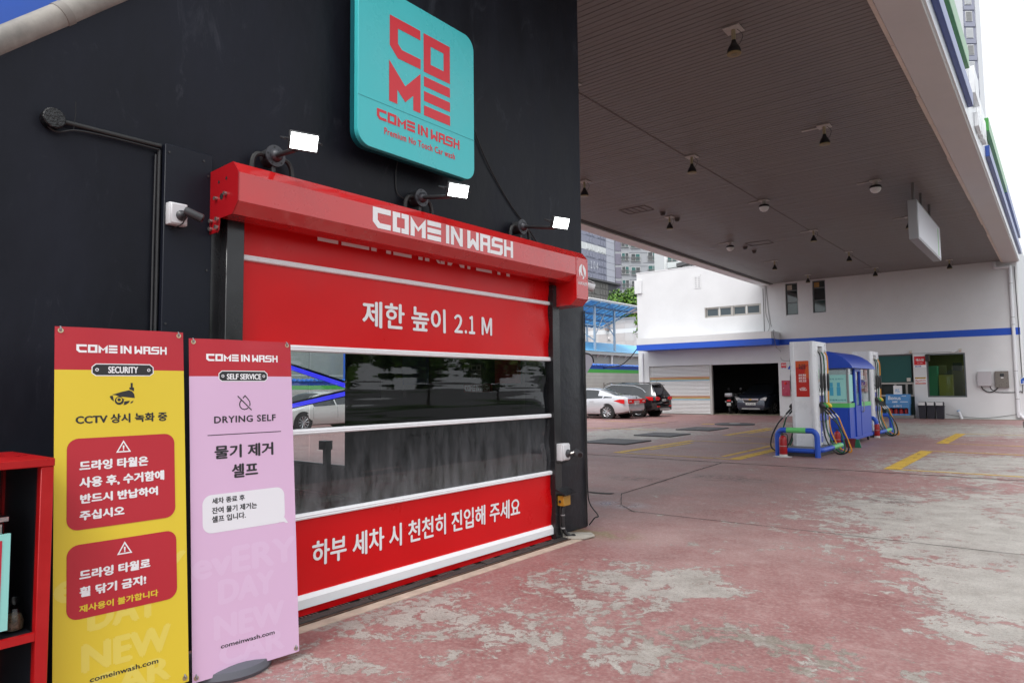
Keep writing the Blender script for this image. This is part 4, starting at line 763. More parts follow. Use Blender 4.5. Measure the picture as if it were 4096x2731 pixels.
for i, (px_, pz_, pw_, ph_, c_) in enumerate(((-4.45, 1.95, .3, .4, (150, 140, 100)), (-3.9, 2.1, .35, .35, (60, 60, 52)), (-3.4, 1.6, .3, .6, (170, 190, 175)), (-3.45, .7, .35, .5, (120, 150, 130)))): add('wall_poster', MB().box(px_, 37.18, pz_, px_+pw_, 37.199, pz_+ph_), M('poster_%d' % i, srgb(*c_), .6), of)
tag(add('notice_board', MB().box(-4.3, 35.7, .6, -3.75, 35.75, 1.9), M('yellow_board', srgb(172, 164, 92), .7)), 'tall yellow notice board inside the shop window', 'notice board'); tag(add('cabinet', MB().box(-4.75, 35.8, .05, -4.35, 36.3, 2.3), M('green_cabinet', srgb(90, 170, 140), .5), bevel=.01), 'pale green cabinet at the left inside the shop window', 'cabinet')
ol = thing('office_lamp', 'lit strip lamp inside the shop window', 'lamp', (-3.6, 36, 2.98)); add('tube_lens', MB().box(-4.1, 35.9, 2.93, -3.2, 36.05, 2.95), M('strip_lit', (1, 1, 1), .4, emit=((.75, 1, .95), 7)), ol); add('housing', MB().box(-4.15, 35.87, 2.951, -3.15, 36.08, 2.999), white_paint, ol)
# service desk recess with teal roller blind
a, b, c, d = WIN['desk']
add('recess_back', MB().box(a, YW+.305, .14, c, YW+.33, 2.84), M('recess_dark', (.02, .03, .03), .5), of)
bl_ = add('blind_box', MB().box(a, YW+.12, 2.78, c, YW+.28, 2.84), frame_m, of); teal_bl = M('teal_blind', srgb(18, 84, 80), .45)
for k in range(12): add('blind_slat', MB().box(a+.02, YW+.15+.006*(k % 2), 1.6+k*.098, c-.1, YW+.16+.006*(k % 2), 1.6+k*.098+.094), teal_bl, bl_)
ds = add('desk_frame', MB().box(a, YW+.1, 1.5, c, YW+.2, 1.58).box(a, YW+.1, .95, c, YW+.2, 1.03).box(a, YW+.12, 1.03, a+.08, YW+.18, 1.5).box(-5.95, YW+.12, 1.03, -5.87, YW+.18, 1.5).box(-5.5, YW+.12, 1.03, -5.42, YW+.18, 1.5).box(c-.08, YW+.12, 1.03, c, YW+.18, 1.5), fr_al, of)
add('lower_panel', MB().box(a, YW+.14, .14, c, YW+.2, .95), M('deep_green_panel', srgb(20, 52, 48), .4), of)
add('doorstep', MB().box(-7.2, 34.35, 0, -5.15, YW-.002, .14), M('step_stone', srgb(128, 126, 124), .8, var=.1), of, bevel=.01)
# small wall fittings, each a thing
def plaque(nm, x0, z0, x1, z1, base, label, cat='sign', y=YW-.001, th=.02):
    t = thing(nm, label, cat, ((x0+x1)/2, y, z0)); add('board', MB().box(x0, y-th, z0, x1, y, z1), base, t); return t
red_s = M('sign_red', srgb(214, 30, 44), .4); blue_print = M('blue_print', srgb(30, 70, 160), .4); redp = M('red_print', srgb(205, 35, 45), .4); yelp = M('yellow_print', srgb(235, 190, 50), .4)
F = lambda y: YF(y)
t = plaque('wall_sign', -5.11, 2.23, -4.655, 2.73, white_print, 'red and white security sign left of the shop window'); add('red_field', MB().box(-5.1, YW-.024, 2.34, -4.665, YW-.0212, 2.72), red_s, t)
text('에스원', white_print, t, F(YW-.024), (-5.03, 2.5, -4.73, 2.62), .03); text('CCTV 작동중', white_print, t, F(YW-.024), (-4.98, 2.4, -4.78, 2.44), .01); text('SECOM', blue_print, t, F(YW-.021), (-5.08, 2.25, -4.84, 2.31), .04)
t = plaque('wall_sign', -5.1, 1.5, -4.68, 1.8, white_print, 'no smoking sign with hazard stripe under the security sign'); text('금연구역', redp, t, F(YW-.021), (-4.94, 1.62, -4.7, 1.69), .03); text('No Smoking Area', black_print, t, F(YW-.021), (-4.94, 1.585, -4.7, 1.61), .01)
shape([circ(-5.02, 1.64, .07), circ(-5.02, 1.64, .058)], redp, t, F(YW-.021), None); shape([[(-5.075, 1.68), (-5.06, 1.692), (-4.965, 1.6), (-4.98, 1.588)]], redp, t, F(YW-.0215), None); shape([[(-5.06, 1.63), (-4.98, 1.63), (-4.98, 1.645), (-5.06, 1.645)]], black_print, t, F(YW-.0207), None)
add('footer', MB().box(-5.095, YW-.024, 1.505, -4.685, YW-.0212, 1.55), redp, t); text('과태료 10만원', yelp, t, F(YW-.0245), (-5.04, 1.515, -4.82, 1.54), .01)
add('hazard_strip', MB().box(-5.098, YW-.024, 1.735, -4.682, YW-.0212, 1.798), yelp, t); shape([[(-5.09+k*.055, 1.738), (-5.065+k*.055, 1.738), (-5.045+k*.055, 1.795), (-5.07+k*.055, 1.795)] for k in range(7)], black_print, t, F(YW-.0245), None)
t = plaque('wall_sign', -10.86, 2.3, -10.6, 2.62, white_print, 'small red and white security sign beside the garage opening'); add('red_field', MB().box(-10.855, YW-.024, 2.37, -10.605, YW-.0212, 2.61), red_s, t); text('에스원', white_print, t, F(YW-.024), (-10.83, 2.46, -10.63, 2.55), .03); text('SECOM', blue_print, t, F(YW-.021), (-10.85, 2.32, -10.62, 2.36), .04)
fa = thing('fire_alarm_box', 'pinkish red fire alarm cabinet with lamp beside the garage opening', 'alarm box', (-10.65, YW, .98)); add('case', MB().box(-10.84, YW-.1, .98, -10.46, YW-.001, 1.74), M('alarm_red', srgb(178, 52, 84), .4), fa, bevel=.01)
add('lamp', MB().lathe([(.07, 0), (.06, .03), (.02, .05)], (-10.66, YW-.1, 1.6), (0, -1, 0), 16), M('alarm_lamp', srgb(220, 40, 40), .3), fa, sm=True); add('bell', MB().lathe([(.09, 0), (.085, .02), (.02, .03)], (-10.63, YW-.1, 1.13), (0, -1, 0), 18), M('alarm_red'), fa, sm=True); add('knob', MB().cyl((-10.75, YW-.1, 1.36), (-10.75, YW-.115, 1.36), .02, n=10), bolt_m, fa)
t = thing('electrical_cabinet', 'pale grey electrical cabinet on office wall, left of two', 'cabinet', (-2.55, YW, 1.39)); add('case', MB().box(-2.8, YW-.16, 1.39, -2.3, YW-.001, 2.0), M('cabinet_grey', srgb(190, 186, 190), .45), t, bevel=.008)
for z in (1.45, 1.7, 1.93): add('hinge', MB().cyl((-2.79, YW-.165, z-.03), (-2.79, YW-.165, z+.03), .012, n=8), bolt_m, t); add('latch', MB().cyl((-2.32, YW-.16, z), (-2.32, YW-.168, z), .012, n=8), bolt_m, t)
t = thing('electrical_cabinet', 'darker stainless electrical cabinet with small window, right of two', 'cabinet', (-1.96, YW, 1.32)); add('case', MB().box(-2.19, YW-.13, 1.32, -1.73, YW-.001, 2.0), M('stainless', srgb(128, 122, 116), .35, .6, var=.1, vs=20), t, bevel=.006); add('meter_window', MB().box(-2.02, YW-.134, 1.78, -1.88, YW-.1305, 1.9), M('black_glass'), t); add('label_plate', MB().box(-1.99, YW-.134, 1.71, -1.9, YW-.1305, 1.745), white_print, t)
tag(add('power_cable', MB().tube(smooth_path([(-2.68, YW-.06, 1.39), (-2.62, YW-.04, 1.25), (-2.45, YW-.03, 1.14), (-2.28, YW-.03, 1.16), (-2.1, YW-.06, 1.32)]), .02, 8), rubber, sm=True), 'thick black cable looping under the two wall cabinets', 'cable')
tag(add('power_cable', MB().tube(smooth_path([(-2.38, YW-.06, 1.39), (-2.35, YW-.03, 1.28), (-2.2, YW-.03, 1.15), (-1.9, YW-.02, 1.12), (-1.5, YW-.02, 1.13), (-1.36, YW-.03, 1.17), (-1.29, YW-.03, 1.3), (-1.3, YW-.03, 3.5), (-1.33, YW-.03, 6.3)]), .013, 8), rubber, sm=True), 'long thin black cable running along wall to the building corner', 'cable')
dp = thing('downpipe', 'white plastic downpipe at the right end of the office wall', 'pipe', (-1.46, YW-.09, 0)); pvc = M('pvc_white', (.72, .73, .76), .35)
add('pipe', MB().tube(smooth_path([(-2.0, YW-.1, 6.55), (-2.0, YW-.1, 6.42), (-1.97, YW-.1, 6.33), (-1.88, YW-.1, 6.3), (-1.6, YW-.1, 6.3), (-1.5, YW-.1, 6.26), (-1.475, YW-.1, 6.15), (-1.475, YW-.1, 4), (-1.475, YW-.1, .4), (-1.46, YW-.1, .28), (-1.35, YW-.12, .12), (-1.2, YW-.14, .0)]), .065, 12), pvc, dp, sm=True)
for z in (5.6, 4.2, 3.9, 2.0, .85): add('clamp', MB().cyl((-1.475, YW-.1, z-.012), (-1.475, YW-.1, z+.012), .07, n=14), galv, dp)
for z in (4.0, .35): add('coupling', MB().cyl((-1.475, YW-.1, z-.07), (-1.475, YW-.1, z+.05), .072, n=14), pvc, dp)
hx = thing('house_number_sign', 'blue house number plate with white border at the right edge', 'sign', (-1.2, YW-.05, 1.46)); shape([[(-1.36, 1.47), (-1.36, 1.66), (-1.27, 1.74), (-1.0, 1.74), (-.93, 1.66), (-.93, 1.47), (-.96, 1.45), (-1.33, 1.45)]], white_print, hx, YF(YW-.05), None, 'plate'); shape([[(-1.34, 1.48), (-1.34, 1.645), (-1.265, 1.72), (-1.0, 1.72), (-.95, 1.655), (-.95, 1.48)]], M('plate_blue', srgb(36, 86, 176), .4), hx, YF(YW-.052), None, 'plate'); add('backing', MB().box(-1.33, YW-.048, 1.46, -.96, YW-.03, 1.72), dark_metal, hx); text('21', white_print, hx, YF(YW-.054), (-1.28, 1.5, -1.12, 1.58), .03); add('wall_stub', MB().box(-1.2, YW-.04, 1.5, -1.1, YW+.3, 1.6), dark_metal, hx)
ps = thing('pipe_stub', 'short leaning white pipe stub on concrete at office wall', 'pipe', (-3.46, YW-.2, 0)); add('pipe', MB().cyl((-3.42, YW-.18, 0), (-3.52, YW-.16, .32), .055, n=14), pvc, ps, sm=True); add('cap', MB().cyl((-3.52, YW-.16, .32), (-3.54, YW-.156, .38), .06, n=14), M('cap_blue_white', srgb(150, 175, 205), .4), ps, sm=True)
for s, z in ((0, .06), (1, .2)): add('collar', MB().cyl((-3.43-.03*s*1.2, YW-.175, z), (-3.455-.03*s*1.2, YW-.172, z+.05), .06, n=14), pvc, ps)
tag(add('concrete_plinth', MB().prism([(-4.0, 34.5), (-2.6, 34.55), (-1.5, 34.6), (-1.3, YW-.01), (-4.1, YW-.01)], (0, 0, 0), (1, 0, 0), (0, 1, 0), (0, 0, 1), .012), M('plinth_grey', srgb(140, 132, 118), .9, var=.2, vs=3)), 'low rough concrete strip along the foot of the office wall', 'concrete strip')
for x, lab in ((-5.35, 'white bullet camera with small box above the service recess'), (-3.5, 'small box and camera above the shop window')):
    t = thing('surveillance_camera', lab, 'camera', (x, YW, 2.88)); add('junction_case', MB().box(x+.08, YW-.05, 2.86, x+.19, YW-.001, 3.0), M('cream_box', srgb(200, 196, 186), .5), t, bevel=.005); add('camera_body', MB().cyl((x-.02, YW-.1, 2.9), (x-.16, YW-.18, 2.85), .032, n=12), box_w, t, sm=True); add('arm', MB().tube([(x+.08, YW-.03, 2.93), (x+.02, YW-.06, 2.93), (x-.03, YW-.1, 2.9)], .012, 6), box_w, t); add('label_spot', MB().box(x+.11, YW-.052, 2.88, x+.16, YW-.0505, 2.9), redp, t)
t = thing('wall_speaker', 'dark framed wall speaker at the top left of the shop window', 'speaker', (-4.58, YW-.1, 2.47)); add('case', MB().box(-4.66, YW-.14, 2.49, -4.5, YW-.005, 2.79), M('speaker_frame', srgb(70, 64, 44), .5), t, bevel=.006); add('mesh_front', MB().box(-4.64, YW-.144, 2.51, -4.52, YW-.1405, 2.77), black_print, t)
tag(add('wall_wire', MB().tube(smooth_path([(-5.2, YW-.01, 2.86), (-4.9, YW-.012, 2.85), (-4.6, YW-.014, 2.845), (-4.0, YW-.012, 2.87), (-3.45, YW-.012, 2.86)]), .006, 5), cab), 'thin dark wire above the shop window frame', 'wire')
tag(add('wall_wire', MB().tube(smooth_path([(-11.45, YW-.015, 6.5), (-11.4, YW-.015, 5.5), (-11.3, YW-.02, 4.6), (-11.1, YW-.02, 4.2), (-10.86, 33.9, 4.15), (-10.85, 34.2, 3.4), (-10.86, YW-.02, 3.2), (-10.8, YW-.02, 2.75), (-10.2, YW-.02, 2.72)]), .012, 5).tube(smooth_path([(-11.5, YW-.015, 6.5), (-11.52, YW-.015, 5.2), (-11.35, YW-.015, 4.5), (-11.45, YW-.02, 4.2)]), .01, 5).tube([(-11.62, YW-.015, 6.4), (-11.62, YW-.015, 4.2)], .015, 5), M('pale_wire', (.25, .25, .25), .6)), 'tangled wires running down the corner of garage and office', 'wire')
tag(add('wall_wire', MB().tube(smooth_path([(-4.0, YW-.03, .2), (-3.4, YW-.03, .1), (-2.6, YW-.03, .06), (-1.9, YW-.03, .16), (-1.5, YW-.03, .24)]), .008, 5), cab), 'thin wire sagging along the foot of the office wall', 'wire')
# waste bins
def bin_(x, label):
    t = thing('waste_bin', label, 'bin', (x, 34.6, 0), 'three bins by the shop window'); bm_ = M('bin_black', srgb(34, 34, 44), .5)
    mb = MB(); i = 0
    mb.v += [(-.125, -.13, 0), (.125, -.13, 0), (.125, .13, 0), (-.125, .13, 0), (-.15, -.15, .53), (.15, -.15, .53), (.15, .15, .53), (-.15, .15, .53)]; mb.f += [(3, 2, 1, 0), (4, 5, 6, 7), (0, 1, 5, 4), (1, 2, 6, 5), (2, 3, 7, 6), (3, 0, 4, 7)]
    add('body', mb, bm_, t, local=True, bevel=.01); add('rim', MB().box(-.16, -.16, .53, .16, .16, .56), bm_, t, local=True, bevel=.006)
    add('lid', MB().prism([(-.15, .56), (.15, .56), (.15, .66), (.06, .73), (-.12, .73)], (-.14, 0, 0), (0, 1, 0), (0, 0, 1), (1, 0, 0), .28), bm_, t, local=True, bevel=.008); add('flap', MB().prism([(-.14, .58), (.11, .58), (.11, .72), (-.14, .72)], (0, -.158, 0), (1, 0, 0), (0, 0, 1), (0, -1, 0), .006), M('flap_white', (.7, .7, .7), .5, var=.1, vs=8), t, local=True)
for x, s in ((-4.82, 'black bin with white flap, left of three below the shop window'), (-4.49, 'black bin with white flap, middle of three below the shop window'), (-4.16, 'black bin with white flap, right of three below the shop window')): bin_(x, s)
# fire extinguisher cabinet with bonus card board
bc = thing('extinguisher_cabinet', 'blue cabinet with card advert on top and red extinguishers below', 'cabinet', (-5.75, 34.6, .14)); bcb = M('cabinet_blue', srgb(84, 140, 196), .45); cy = 34.42
add('case', MB().box(-6.2, cy, .14, -5.3, cy+.03, .2).box(-6.2, cy, .2, -6.16, cy+.4, .46).box(-5.34, cy, .2, -5.3, cy+.4, .46).box(-6.2, cy+.37, .2, -5.3, cy+.4, .46).box(-6.2, cy, .46, -5.3, cy+.4, .62).box(-6.2, cy+.031, .14, -5.3, cy+.4, .199), bcb, bc); add('lid', MB().prism([(cy-.02, .625), (cy+.4, .625), (cy+.4, 1.06), (cy+.1, 1.06)], (-6.22, 0, 0), (0, 1, 0), (0, 0, 1), (1, 0, 0), .94), bcb, bc, bevel=.006)
v_ = Vector((0, .12, .435)).normalized(); LF = ((0, cy-.02, .625), (1, 0, 0), tuple(v_), (0, -v_.z, v_.y)); text('Bonus', white_print, bc, LF, (-6.12, .2, -5.63, .37), .01); text('CARD', white_print, bc, LF, (-5.96, .07, -5.75, .14), .05); text('소화기', white_print, bc, YF(cy), (-5.93, .49, -5.6, .59), .01); text('oilbank', white_print, bc, LF, (-5.6, .35, -5.42, .39), .02); shape([[(-5.65, .1), (-5.35, .1), (-5.35, .12), (-5.65, .12)]], white_print, bc, LF, None, 'lettering')
def extinguisher(x, y, label, s=1., base=True):
    t = thing('fire_extinguisher', label, 'extinguisher', (x, y, 0), 'red fire extinguishers'); er = M('extinguisher_red', srgb(160, 26, 32), .35)
    b = add('cylinder', MB().lathe([(.08*s, .05*s), (.085*s, .06*s), (.085*s, .4*s), (.07*s, .45*s), (.03*s, .48*s)], (x, y, 0), n=20), er, t, sm=True)
    add('band', MB().cyl((x, y, .24*s), (x, y, .255*s), .0865*s, n=20), M('band_grey', (.4, .3, .3), .4), b); add('base', MB().cyl((x, y, 0), (x, y, .06*s), .087*s, n=18), M('extinguisher_base', (.6, .58, .56), .5), t)
    add('valve', MB().cyl((x, y, .47*s), (x, y, .53*s), .02*s, n=10), dark_metal, t); add('handle', MB().tube([(x, y, .53*s), (x-.06*s, y, .57*s), (x-.09*s, y, .55*s)], .009*s, 6).tube([(x, y, .51*s), (x-.07*s, y, .51*s)], .008*s, 6), dark_metal, t); add('hose', MB().tube(smooth_path([(x+.02, y, .52*s), (x+.09*s, y, .5*s), (x+.1*s, y, .35*s), (x+.09*s, y, .2*s)]), .01*s, 6), rubber, t)
    return t
for i, x in enumerate((-6.06, -5.86, -5.65, -5.44)):
    t = thing('fire_extinguisher', ('first', 'second', 'third', 'fourth')[i]+' red extinguisher from left inside the blue cabinet', 'extinguisher', (x, cy+.2, .2), 'extinguishers in the blue cabinet'); add('cylinder', MB().lathe([(.08, 0), (.08, .2), (.05, .235), (.02, .25)], (x, cy+.2, .2), n=16), M('extinguisher_red', srgb(160, 26, 32), .35), t, sm=True)
t = thing('notice_box', 'white printed box standing on the blue cabinet', 'box', (-5.76, 34.75, 1.06)); add('box', MB().box(-5.92, 34.6, 1.062, -5.6, 34.75, 1.44), white_print, t); text('카드', M('cyan_print', srgb(60, 150, 210), .4), t, YF(34.6), (-5.85, 1.12, -5.67, 1.3), .02)
tag(add('wall_button', MB().box(-5.42, YW-.03, 1.62, -5.28, YW+.1, 1.78), M('cream_box'), bevel=.01), 'cream call button box at the right of the teal blind', 'button')
# garage: steel roller shutter, post and interior
sh = thing('roller_shutter', 'white steel roller shutter with faded orange and blue stripes', 'shutter', (-16.2, YW+.1, 0)); slp = .0736; sw = [M('shutter_white', srgb(226, 226, 226), .45), M('shutter_salmon', srgb(206, 160, 140), .5), M('shutter_yellow', srgb(214, 178, 110), .5), M('shutter_blue', srgb(160, 196, 212), .5)]
prot = []
for c_ in range(4):
    o_ = add('slat', MB().prism([(.015, .0), (-.01, .004), (-.028, slp*.3), (-.03, slp*.5), (-.02, slp*.72), (.015, slp-.008), (.02, slp-.008), (.02, 0)], (-18.1, 0, 0), (0, 1, 0), (0, 0, 1), (1, 0, 0), 3.5), sw[c_], None, local=True)
    prot.append(o_.data); bpy.data.objects.remove(o_)
for k in range(35):
    c_ = {26: 1, 25: 2, 24: 3, 12: 1, 11: 2, 10: 3}.get(k, 0)
    linkmesh('slat', prot[c_], None, sh, (16.2, .02, .03+k*slp))
add('bottom_bar', MB().box(-18.1, YW+.08, 0, -14.6, YW+.13, .03), galv, sh); add('shutter_post', MB().box(-14.59, YW+.03, 0, -14.46, YW+.2, 2.62), M('post_grey', srgb(176, 174, 170), .5), sh, bevel=.008)
add('jamb', MB().box(-18.75+.25, YW+.3, 0, -18.1, YW+.5, 2.66), wall_w, of)
gi = M('garage_dark', (.05, .05, .05), .8); add('garage_back', MB().box(-18.4, 42, 0, -10.9, 42.1, 3), gi, of); add('garage_left', MB().box(-18.45, YW+.32, 0, -18.4, 42, 3), gi, of); add('garage_right', MB().box(-11.0, YW+.31, 0, -10.9, 42, 3), gi, of); add('garage_ceiling', MB().box(-18.4, YW+.31, 2.95, -11.0, 42, 3.05), gi, of); add('garage_floor', MB().quad((-18.4, YW, .008), (-11.0, YW, .008), (-11.0, 42, .008), (-18.4, 42, .008)), M('garage_floor_grey', srgb(150, 140, 118), .8, var=.2), of)
tag(add('drain_pipe', MB().tube([(-18.45, YW-.06, 3.4), (-18.45, YW-.06, 0)], .045, 10), pvc, sm=True), 'slim white drain pipe at the left end of the garage front', 'pipe')
# ================================================================== fuel dispensers, islands and kiosk
pw = M('pump_white', (.76, .77, .8), .3, var=.03); p_blue = M('pump_blue', srgb(40, 66, 170), .4); p_lil = M('pump_lilac', srgb(112, 124, 205), .4); p_grn = M('pump_green', srgb(110, 200, 120), .4)
hose_k, hose_g, hose_y = M('hose_black', (.015, .015, .016), .4), M('hose_green', srgb(16, 96, 70), .4), M('hose_yellow', srgb(224, 150, 36), .4)
def dispenser(x, y, label, nh=3):
    t = thing('fuel_dispenser', label, 'fuel dispenser', (x, y, .17), 'fuel dispensers under the canopy'); L = dict(local=True)
    A = lambda n, mb, m, p=t, **k: add(n, mb, m, p, local=True, **k)
    H = 2.335   # above the island
    b = A('body', MB().box(-.17, -.40, .5, .17, .42, H-.1), pw); A('base_cabinet', MB().box(-.19, -.38, 0, .19, .42, .5), pw)
    for s in (-1, 1):
        A('end_column', MB().prism([(-.265, -.2), (-.265, .12), (-.2, .2), (.2, .2), (.265, .12), (.265, -.2)] if s > 0 else [(-.265, .2), (-.265, -.06), (-.235, -.12), (-.175, -.12), (-.165, -.105), (.165, -.105), (.175, -.12), (.235, -.12), (.265, -.06), (.265, .2)], (0, s*.4, 0), (1, 0, 0), (0, 1, 0), (0, 0, 1), H), pw, bevel=.005)
    A('top_cap', MB().box(-.262, -.3, H-.1, .262, .3, H-.002), pw)
    f = ((0, -.505, 0), (1, 0, 0), (0, 0, 1), (0, -1, 0))
    ps = A('poster', MB().box(-.14, -.508, 1.1, .14, -.506, 1.9), M('poster_red', srgb(190, 40, 30), .4)); f = ((0, -.508, 0), (1, 0, 0), (0, 0, 1), (0, -1, 0))
    shape([[(-.14, 1.75), (.14, 1.82), (.14, 1.9), (-.14, 1.9)], [(.03, 1.55), (.14, 1.5), (.14, 1.8), (.08, 1.76)]], M('poster_orange', srgb(206, 84, 36), .4), ps, f, None, 'emblem', True, .0008)
    text('초고급\n휘발유', black_print, ps, f, (-.075, 1.71, .075, 1.83), .03, 'lettering', True, .0016)
    for i, s in enumerate(('연비 향상', '출력 향상', '엔진 청정')): text(s, white_print, ps, f, (-.08, 1.565-i*.065, .08, 1.605-i*.065), .03, 'lettering', True); shape([[(-.08, 1.555-i*.065), (.08, 1.555-i*.065), (.08, 1.559-i*.065), (-.08, 1.559-i*.065)]], white_print, ps, f, None, 'underline', True)
    text('ULTRA', white_print, ps, f, (-.075, 1.265, .05, 1.29), .03, 'lettering', True); text('KAZEN', white_print, ps, f, (-.055, 1.238, .085, 1.262), .04, 'lettering', True); shape([[(-.06, 1.285), (-.02, 1.305), (.03, 1.308), (.065, 1.295), (.085, 1.268), (.06, 1.288), (.025, 1.297), (-.02, 1.296)]], white_print, ps, f, None, 'emblem', True)
    for x_ in (-.12, .05):
        for k in range(5): A('vent_slot', MB().box(x_, -.507, .32+k*.018, x_+.07, -.5055, .327+k*.018), M('slot_grey', (.25, .25, .26), .5))
    for s in (-1, 1):
        A('price_panel', MB().box(s*.171, -.2, 1.42, s*.18, .38, 1.75), M('panel_pale', srgb(190, 200, 205), .3))
        for k in range(3): A('grade_label', MB().box(s*.1805, -.16+k*.18, 1.5, s*.183, -.04+k*.18, 1.72), (white_print, M('label_green', srgb(150, 205, 150), .4), white_print)[k]); A('grade_plate', MB().box(s*.1805, -.16+k*.18, 1.43, s*.183, -.04+k*.18, 1.49), (white_print, M('label_orange', srgb(225, 160, 80), .4), M('label_orange'))[k])
        con = A('display_console', MB().prism([(.17, 1.4), (.2, 1.4), (.27, 1.15), (.27, 1.12), (.17, 1.12)] if s > 0 else [(-.17, 1.4), (-.2, 1.4), (-.27, 1.15), (-.27, 1.12), (-.17, 1.12)], (0, -.22, 0), (1, 0, 0), (0, 0, 1), (0, 1, 0), .62), pw, bevel=.004)
        for k in range(3): nx = Vector((.25*s, 0, .07)).normalized(); A('display', MB().prism([(-.06, -.085), (.06, -.085), (.06, .085), (-.06, .085)], (s*.236, -.12+k*.19, 1.275), (0, 1, 0), (-.07*s/.26, 0, .25/.26), tuple(nx), .004), M('black_glass'), con)
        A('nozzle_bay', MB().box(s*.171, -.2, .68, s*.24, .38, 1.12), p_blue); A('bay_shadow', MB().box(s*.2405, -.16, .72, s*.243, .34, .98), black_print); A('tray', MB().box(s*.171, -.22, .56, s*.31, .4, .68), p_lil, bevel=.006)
        A('lower_panel', MB().box(s*.191, -.2, .06, s*.2, .4, .54), p_lil); A('lower_curve', MB().prism([(-.19, .3), (-.19, .53), (.1, .53), (-.05, .48), (-.14, .4)], (s*.2005, 0, 0), (0, 1, 0), (0, 0, 1), (s, 0, 0), .003), p_grn)
        A('station_mark', MB().box(s*.2005, .12, .26, s*.203, .3, .3).box(s*.2005, .14, .2, s*.203, .28, .235), white_print)
        for k, (yy, hm, cm) in enumerate(((-.27+.05, hose_k, M('nozzle_black', (.02, .02, .02), .4)), (.03, hose_g, M('nozzle_green', srgb(40, 150, 60), .4)), (.33, hose_y, M('nozzle_yellow', srgb(232, 200, 40), .4)))):
            if s < 0 and k == 2: continue
            z0 = -.17
            nz = A('nozzle', MB().cyl((s*.26, yy, .92), (s*.46, yy-.04, .70), .022, n=10).cyl((s*.25, yy, .95), (s*.24, yy, .8), .03, .02, n=8), M('nozzle_black'), sm=True); A('nozzle_hood', MB().lathe([(.015, -.07), (.045, -.04), (.05, .03), (.02, .08)], (s*.32, yy-.01, .90), (.75*s, 0, -.55), 12), cm, nz, sm=True); A('swivel', MB().cyl((s*.46, yy-.04, .70), (s*.53, yy-.05, .62), .02, .017, n=10), bolt_m, nz, sm=True)
            sw = s*(1 if s > 0 else 1.2)
            P1 = [(s*.2, yy, 2.19), (s*.28, yy, 2.1), (s*.325, yy, 1.95), (s*.325, yy, 1.5), (s*.32, yy, .9), (s*.33, yy, .4)]
            lp = {0: [(s*.4, yy, .09), (s*.56, yy, -.125), (s*.72, yy-.02, -.145), (s*.83, yy-.03, -.05), (s*.8, yy-.04, .18), (s*.66, yy-.05, .46), (s*.53, yy-.05, .62)], 1: [(s*.42, yy, .12), (s*.52, yy, -.08), (s*.64, yy-.02, -.145), (s*.7, yy-.02, -.05), (s*.66, yy-.03, .2), (s*.58, yy-.04, .48), (s*.53, yy-.05, .62)], 2: [(s*.4, yy, .15), (s*.5, yy, -.05), (s*.66, yy, -.14), (s*.76, yy, -.13), (s*.72, yy-.02, .05), (s*.6, yy-.04, .4), (s*.53, yy-.05, .62)]}[k]
            A('hose', MB().tube(smooth_path(P1+lp, 7), .017, 8), hm, sm=True); A('hose_sleeve', MB().tube([(s*.325, yy, 1.62), (s*.326, yy, 1.55), (s*.325, yy, 1.3), (s*.324, yy, 1.22)], [.02, .03, .03, .02], 10), rubber, sm=True); A('hose_coupling', MB().cyl((s*.19, yy, 2.2), (s*.28, yy, 2.1), .024, n=10), bolt_m, sm=True)
    return t
dispenser(-4.54, 16.56, 'white fuel dispenser with red poster, nearer of two')
dispenser(-4.66, 23.0, 'white fuel dispenser behind the blue kiosk, farther of two')
kerb_m = M('island_concrete', srgb(96, 98, 102), .75, var=.2, vs=4)
for i, (x, y0, y1) in enumerate(((-4.53, 15.55, 17.6), (-4.66, 22.1, 24.1))):
    t = thing('pump_island', ('concrete pump island under the nearer dispenser', 'concrete pump island under the farther dispenser')[i], 'pump island', (x, (y0+y1)/2, 0)); add('kerb', MB().box(x-.4, y0, 0, x+.4, y1, .17), kerb_m, t, bevel=.03, seg=2)
    ys = (y0-.13,) if i == 0 else (y1+.08, y0-.1)
    for j, yb in enumerate(ys):
        g = thing('bumper_rail', ('blue and green hoop rail before the nearer dispenser', 'blue and green hoop rail behind the farther dispenser', 'blue and green hoop rail before the farther dispenser')[i+j], 'bumper rail', (x, yb, 0), 'hoop rails on the pump islands')
        r = .058; xs, xe, zt = x-.4, x+.42, .56
        A_ = [(xs, yb, 0)]+[(xs+.13-.13*cos(a), yb, zt-.13+.13*sin(a)) for a in np.linspace(0, pi/2, 7)]; B_ = [(xe-.13+.13*sin(a), yb, zt-.13+.13*cos(a)) for a in np.linspace(0, pi/2, 7)]+[(xe, yb, 0)]
        add('hoop', MB().tube(A_+B_, r, 14), M('rail_blue', srgb(38, 84, 190), .4), g, sm=True); add('green_sleeve', MB().cyl((x-.2, yb, zt), (x+.2, yb, zt), r+.002, n=16), p_grn, g, sm=True)
        add('low_rail', MB().cyl((xs+.06, yb+.02, .13), (xe-.06, yb+.02, .13), .05, n=12), M('rail_blue'), g, sm=True)
    s = thing('side_rail', ('low blue and green rail beside the nearer pump island', 'low blue and green rail beside the farther pump island')[i], 'bumper rail', (x+.46, (y0+y1)/2, .12)); add('rail', MB().tube(smooth_path([(x+.36, y0+.05, .13), (x+.44, y0+.12, .14), (x+.46, y0+.4, .14), (x+.46, y1-.25, .14)]), .055, 12), M('rail_blue'), s, sm=True); add('green_sleeve', MB().cyl((x+.46, y0+.9, .14), (x+.46, y1-.4, .14), .0575, n=14), p_grn, s, sm=True); add('foot', MB().cyl((x+.46, y1-.3, 0), (x+.46, y1-.3, .13), .03, n=10), M('rail_blue'), s)
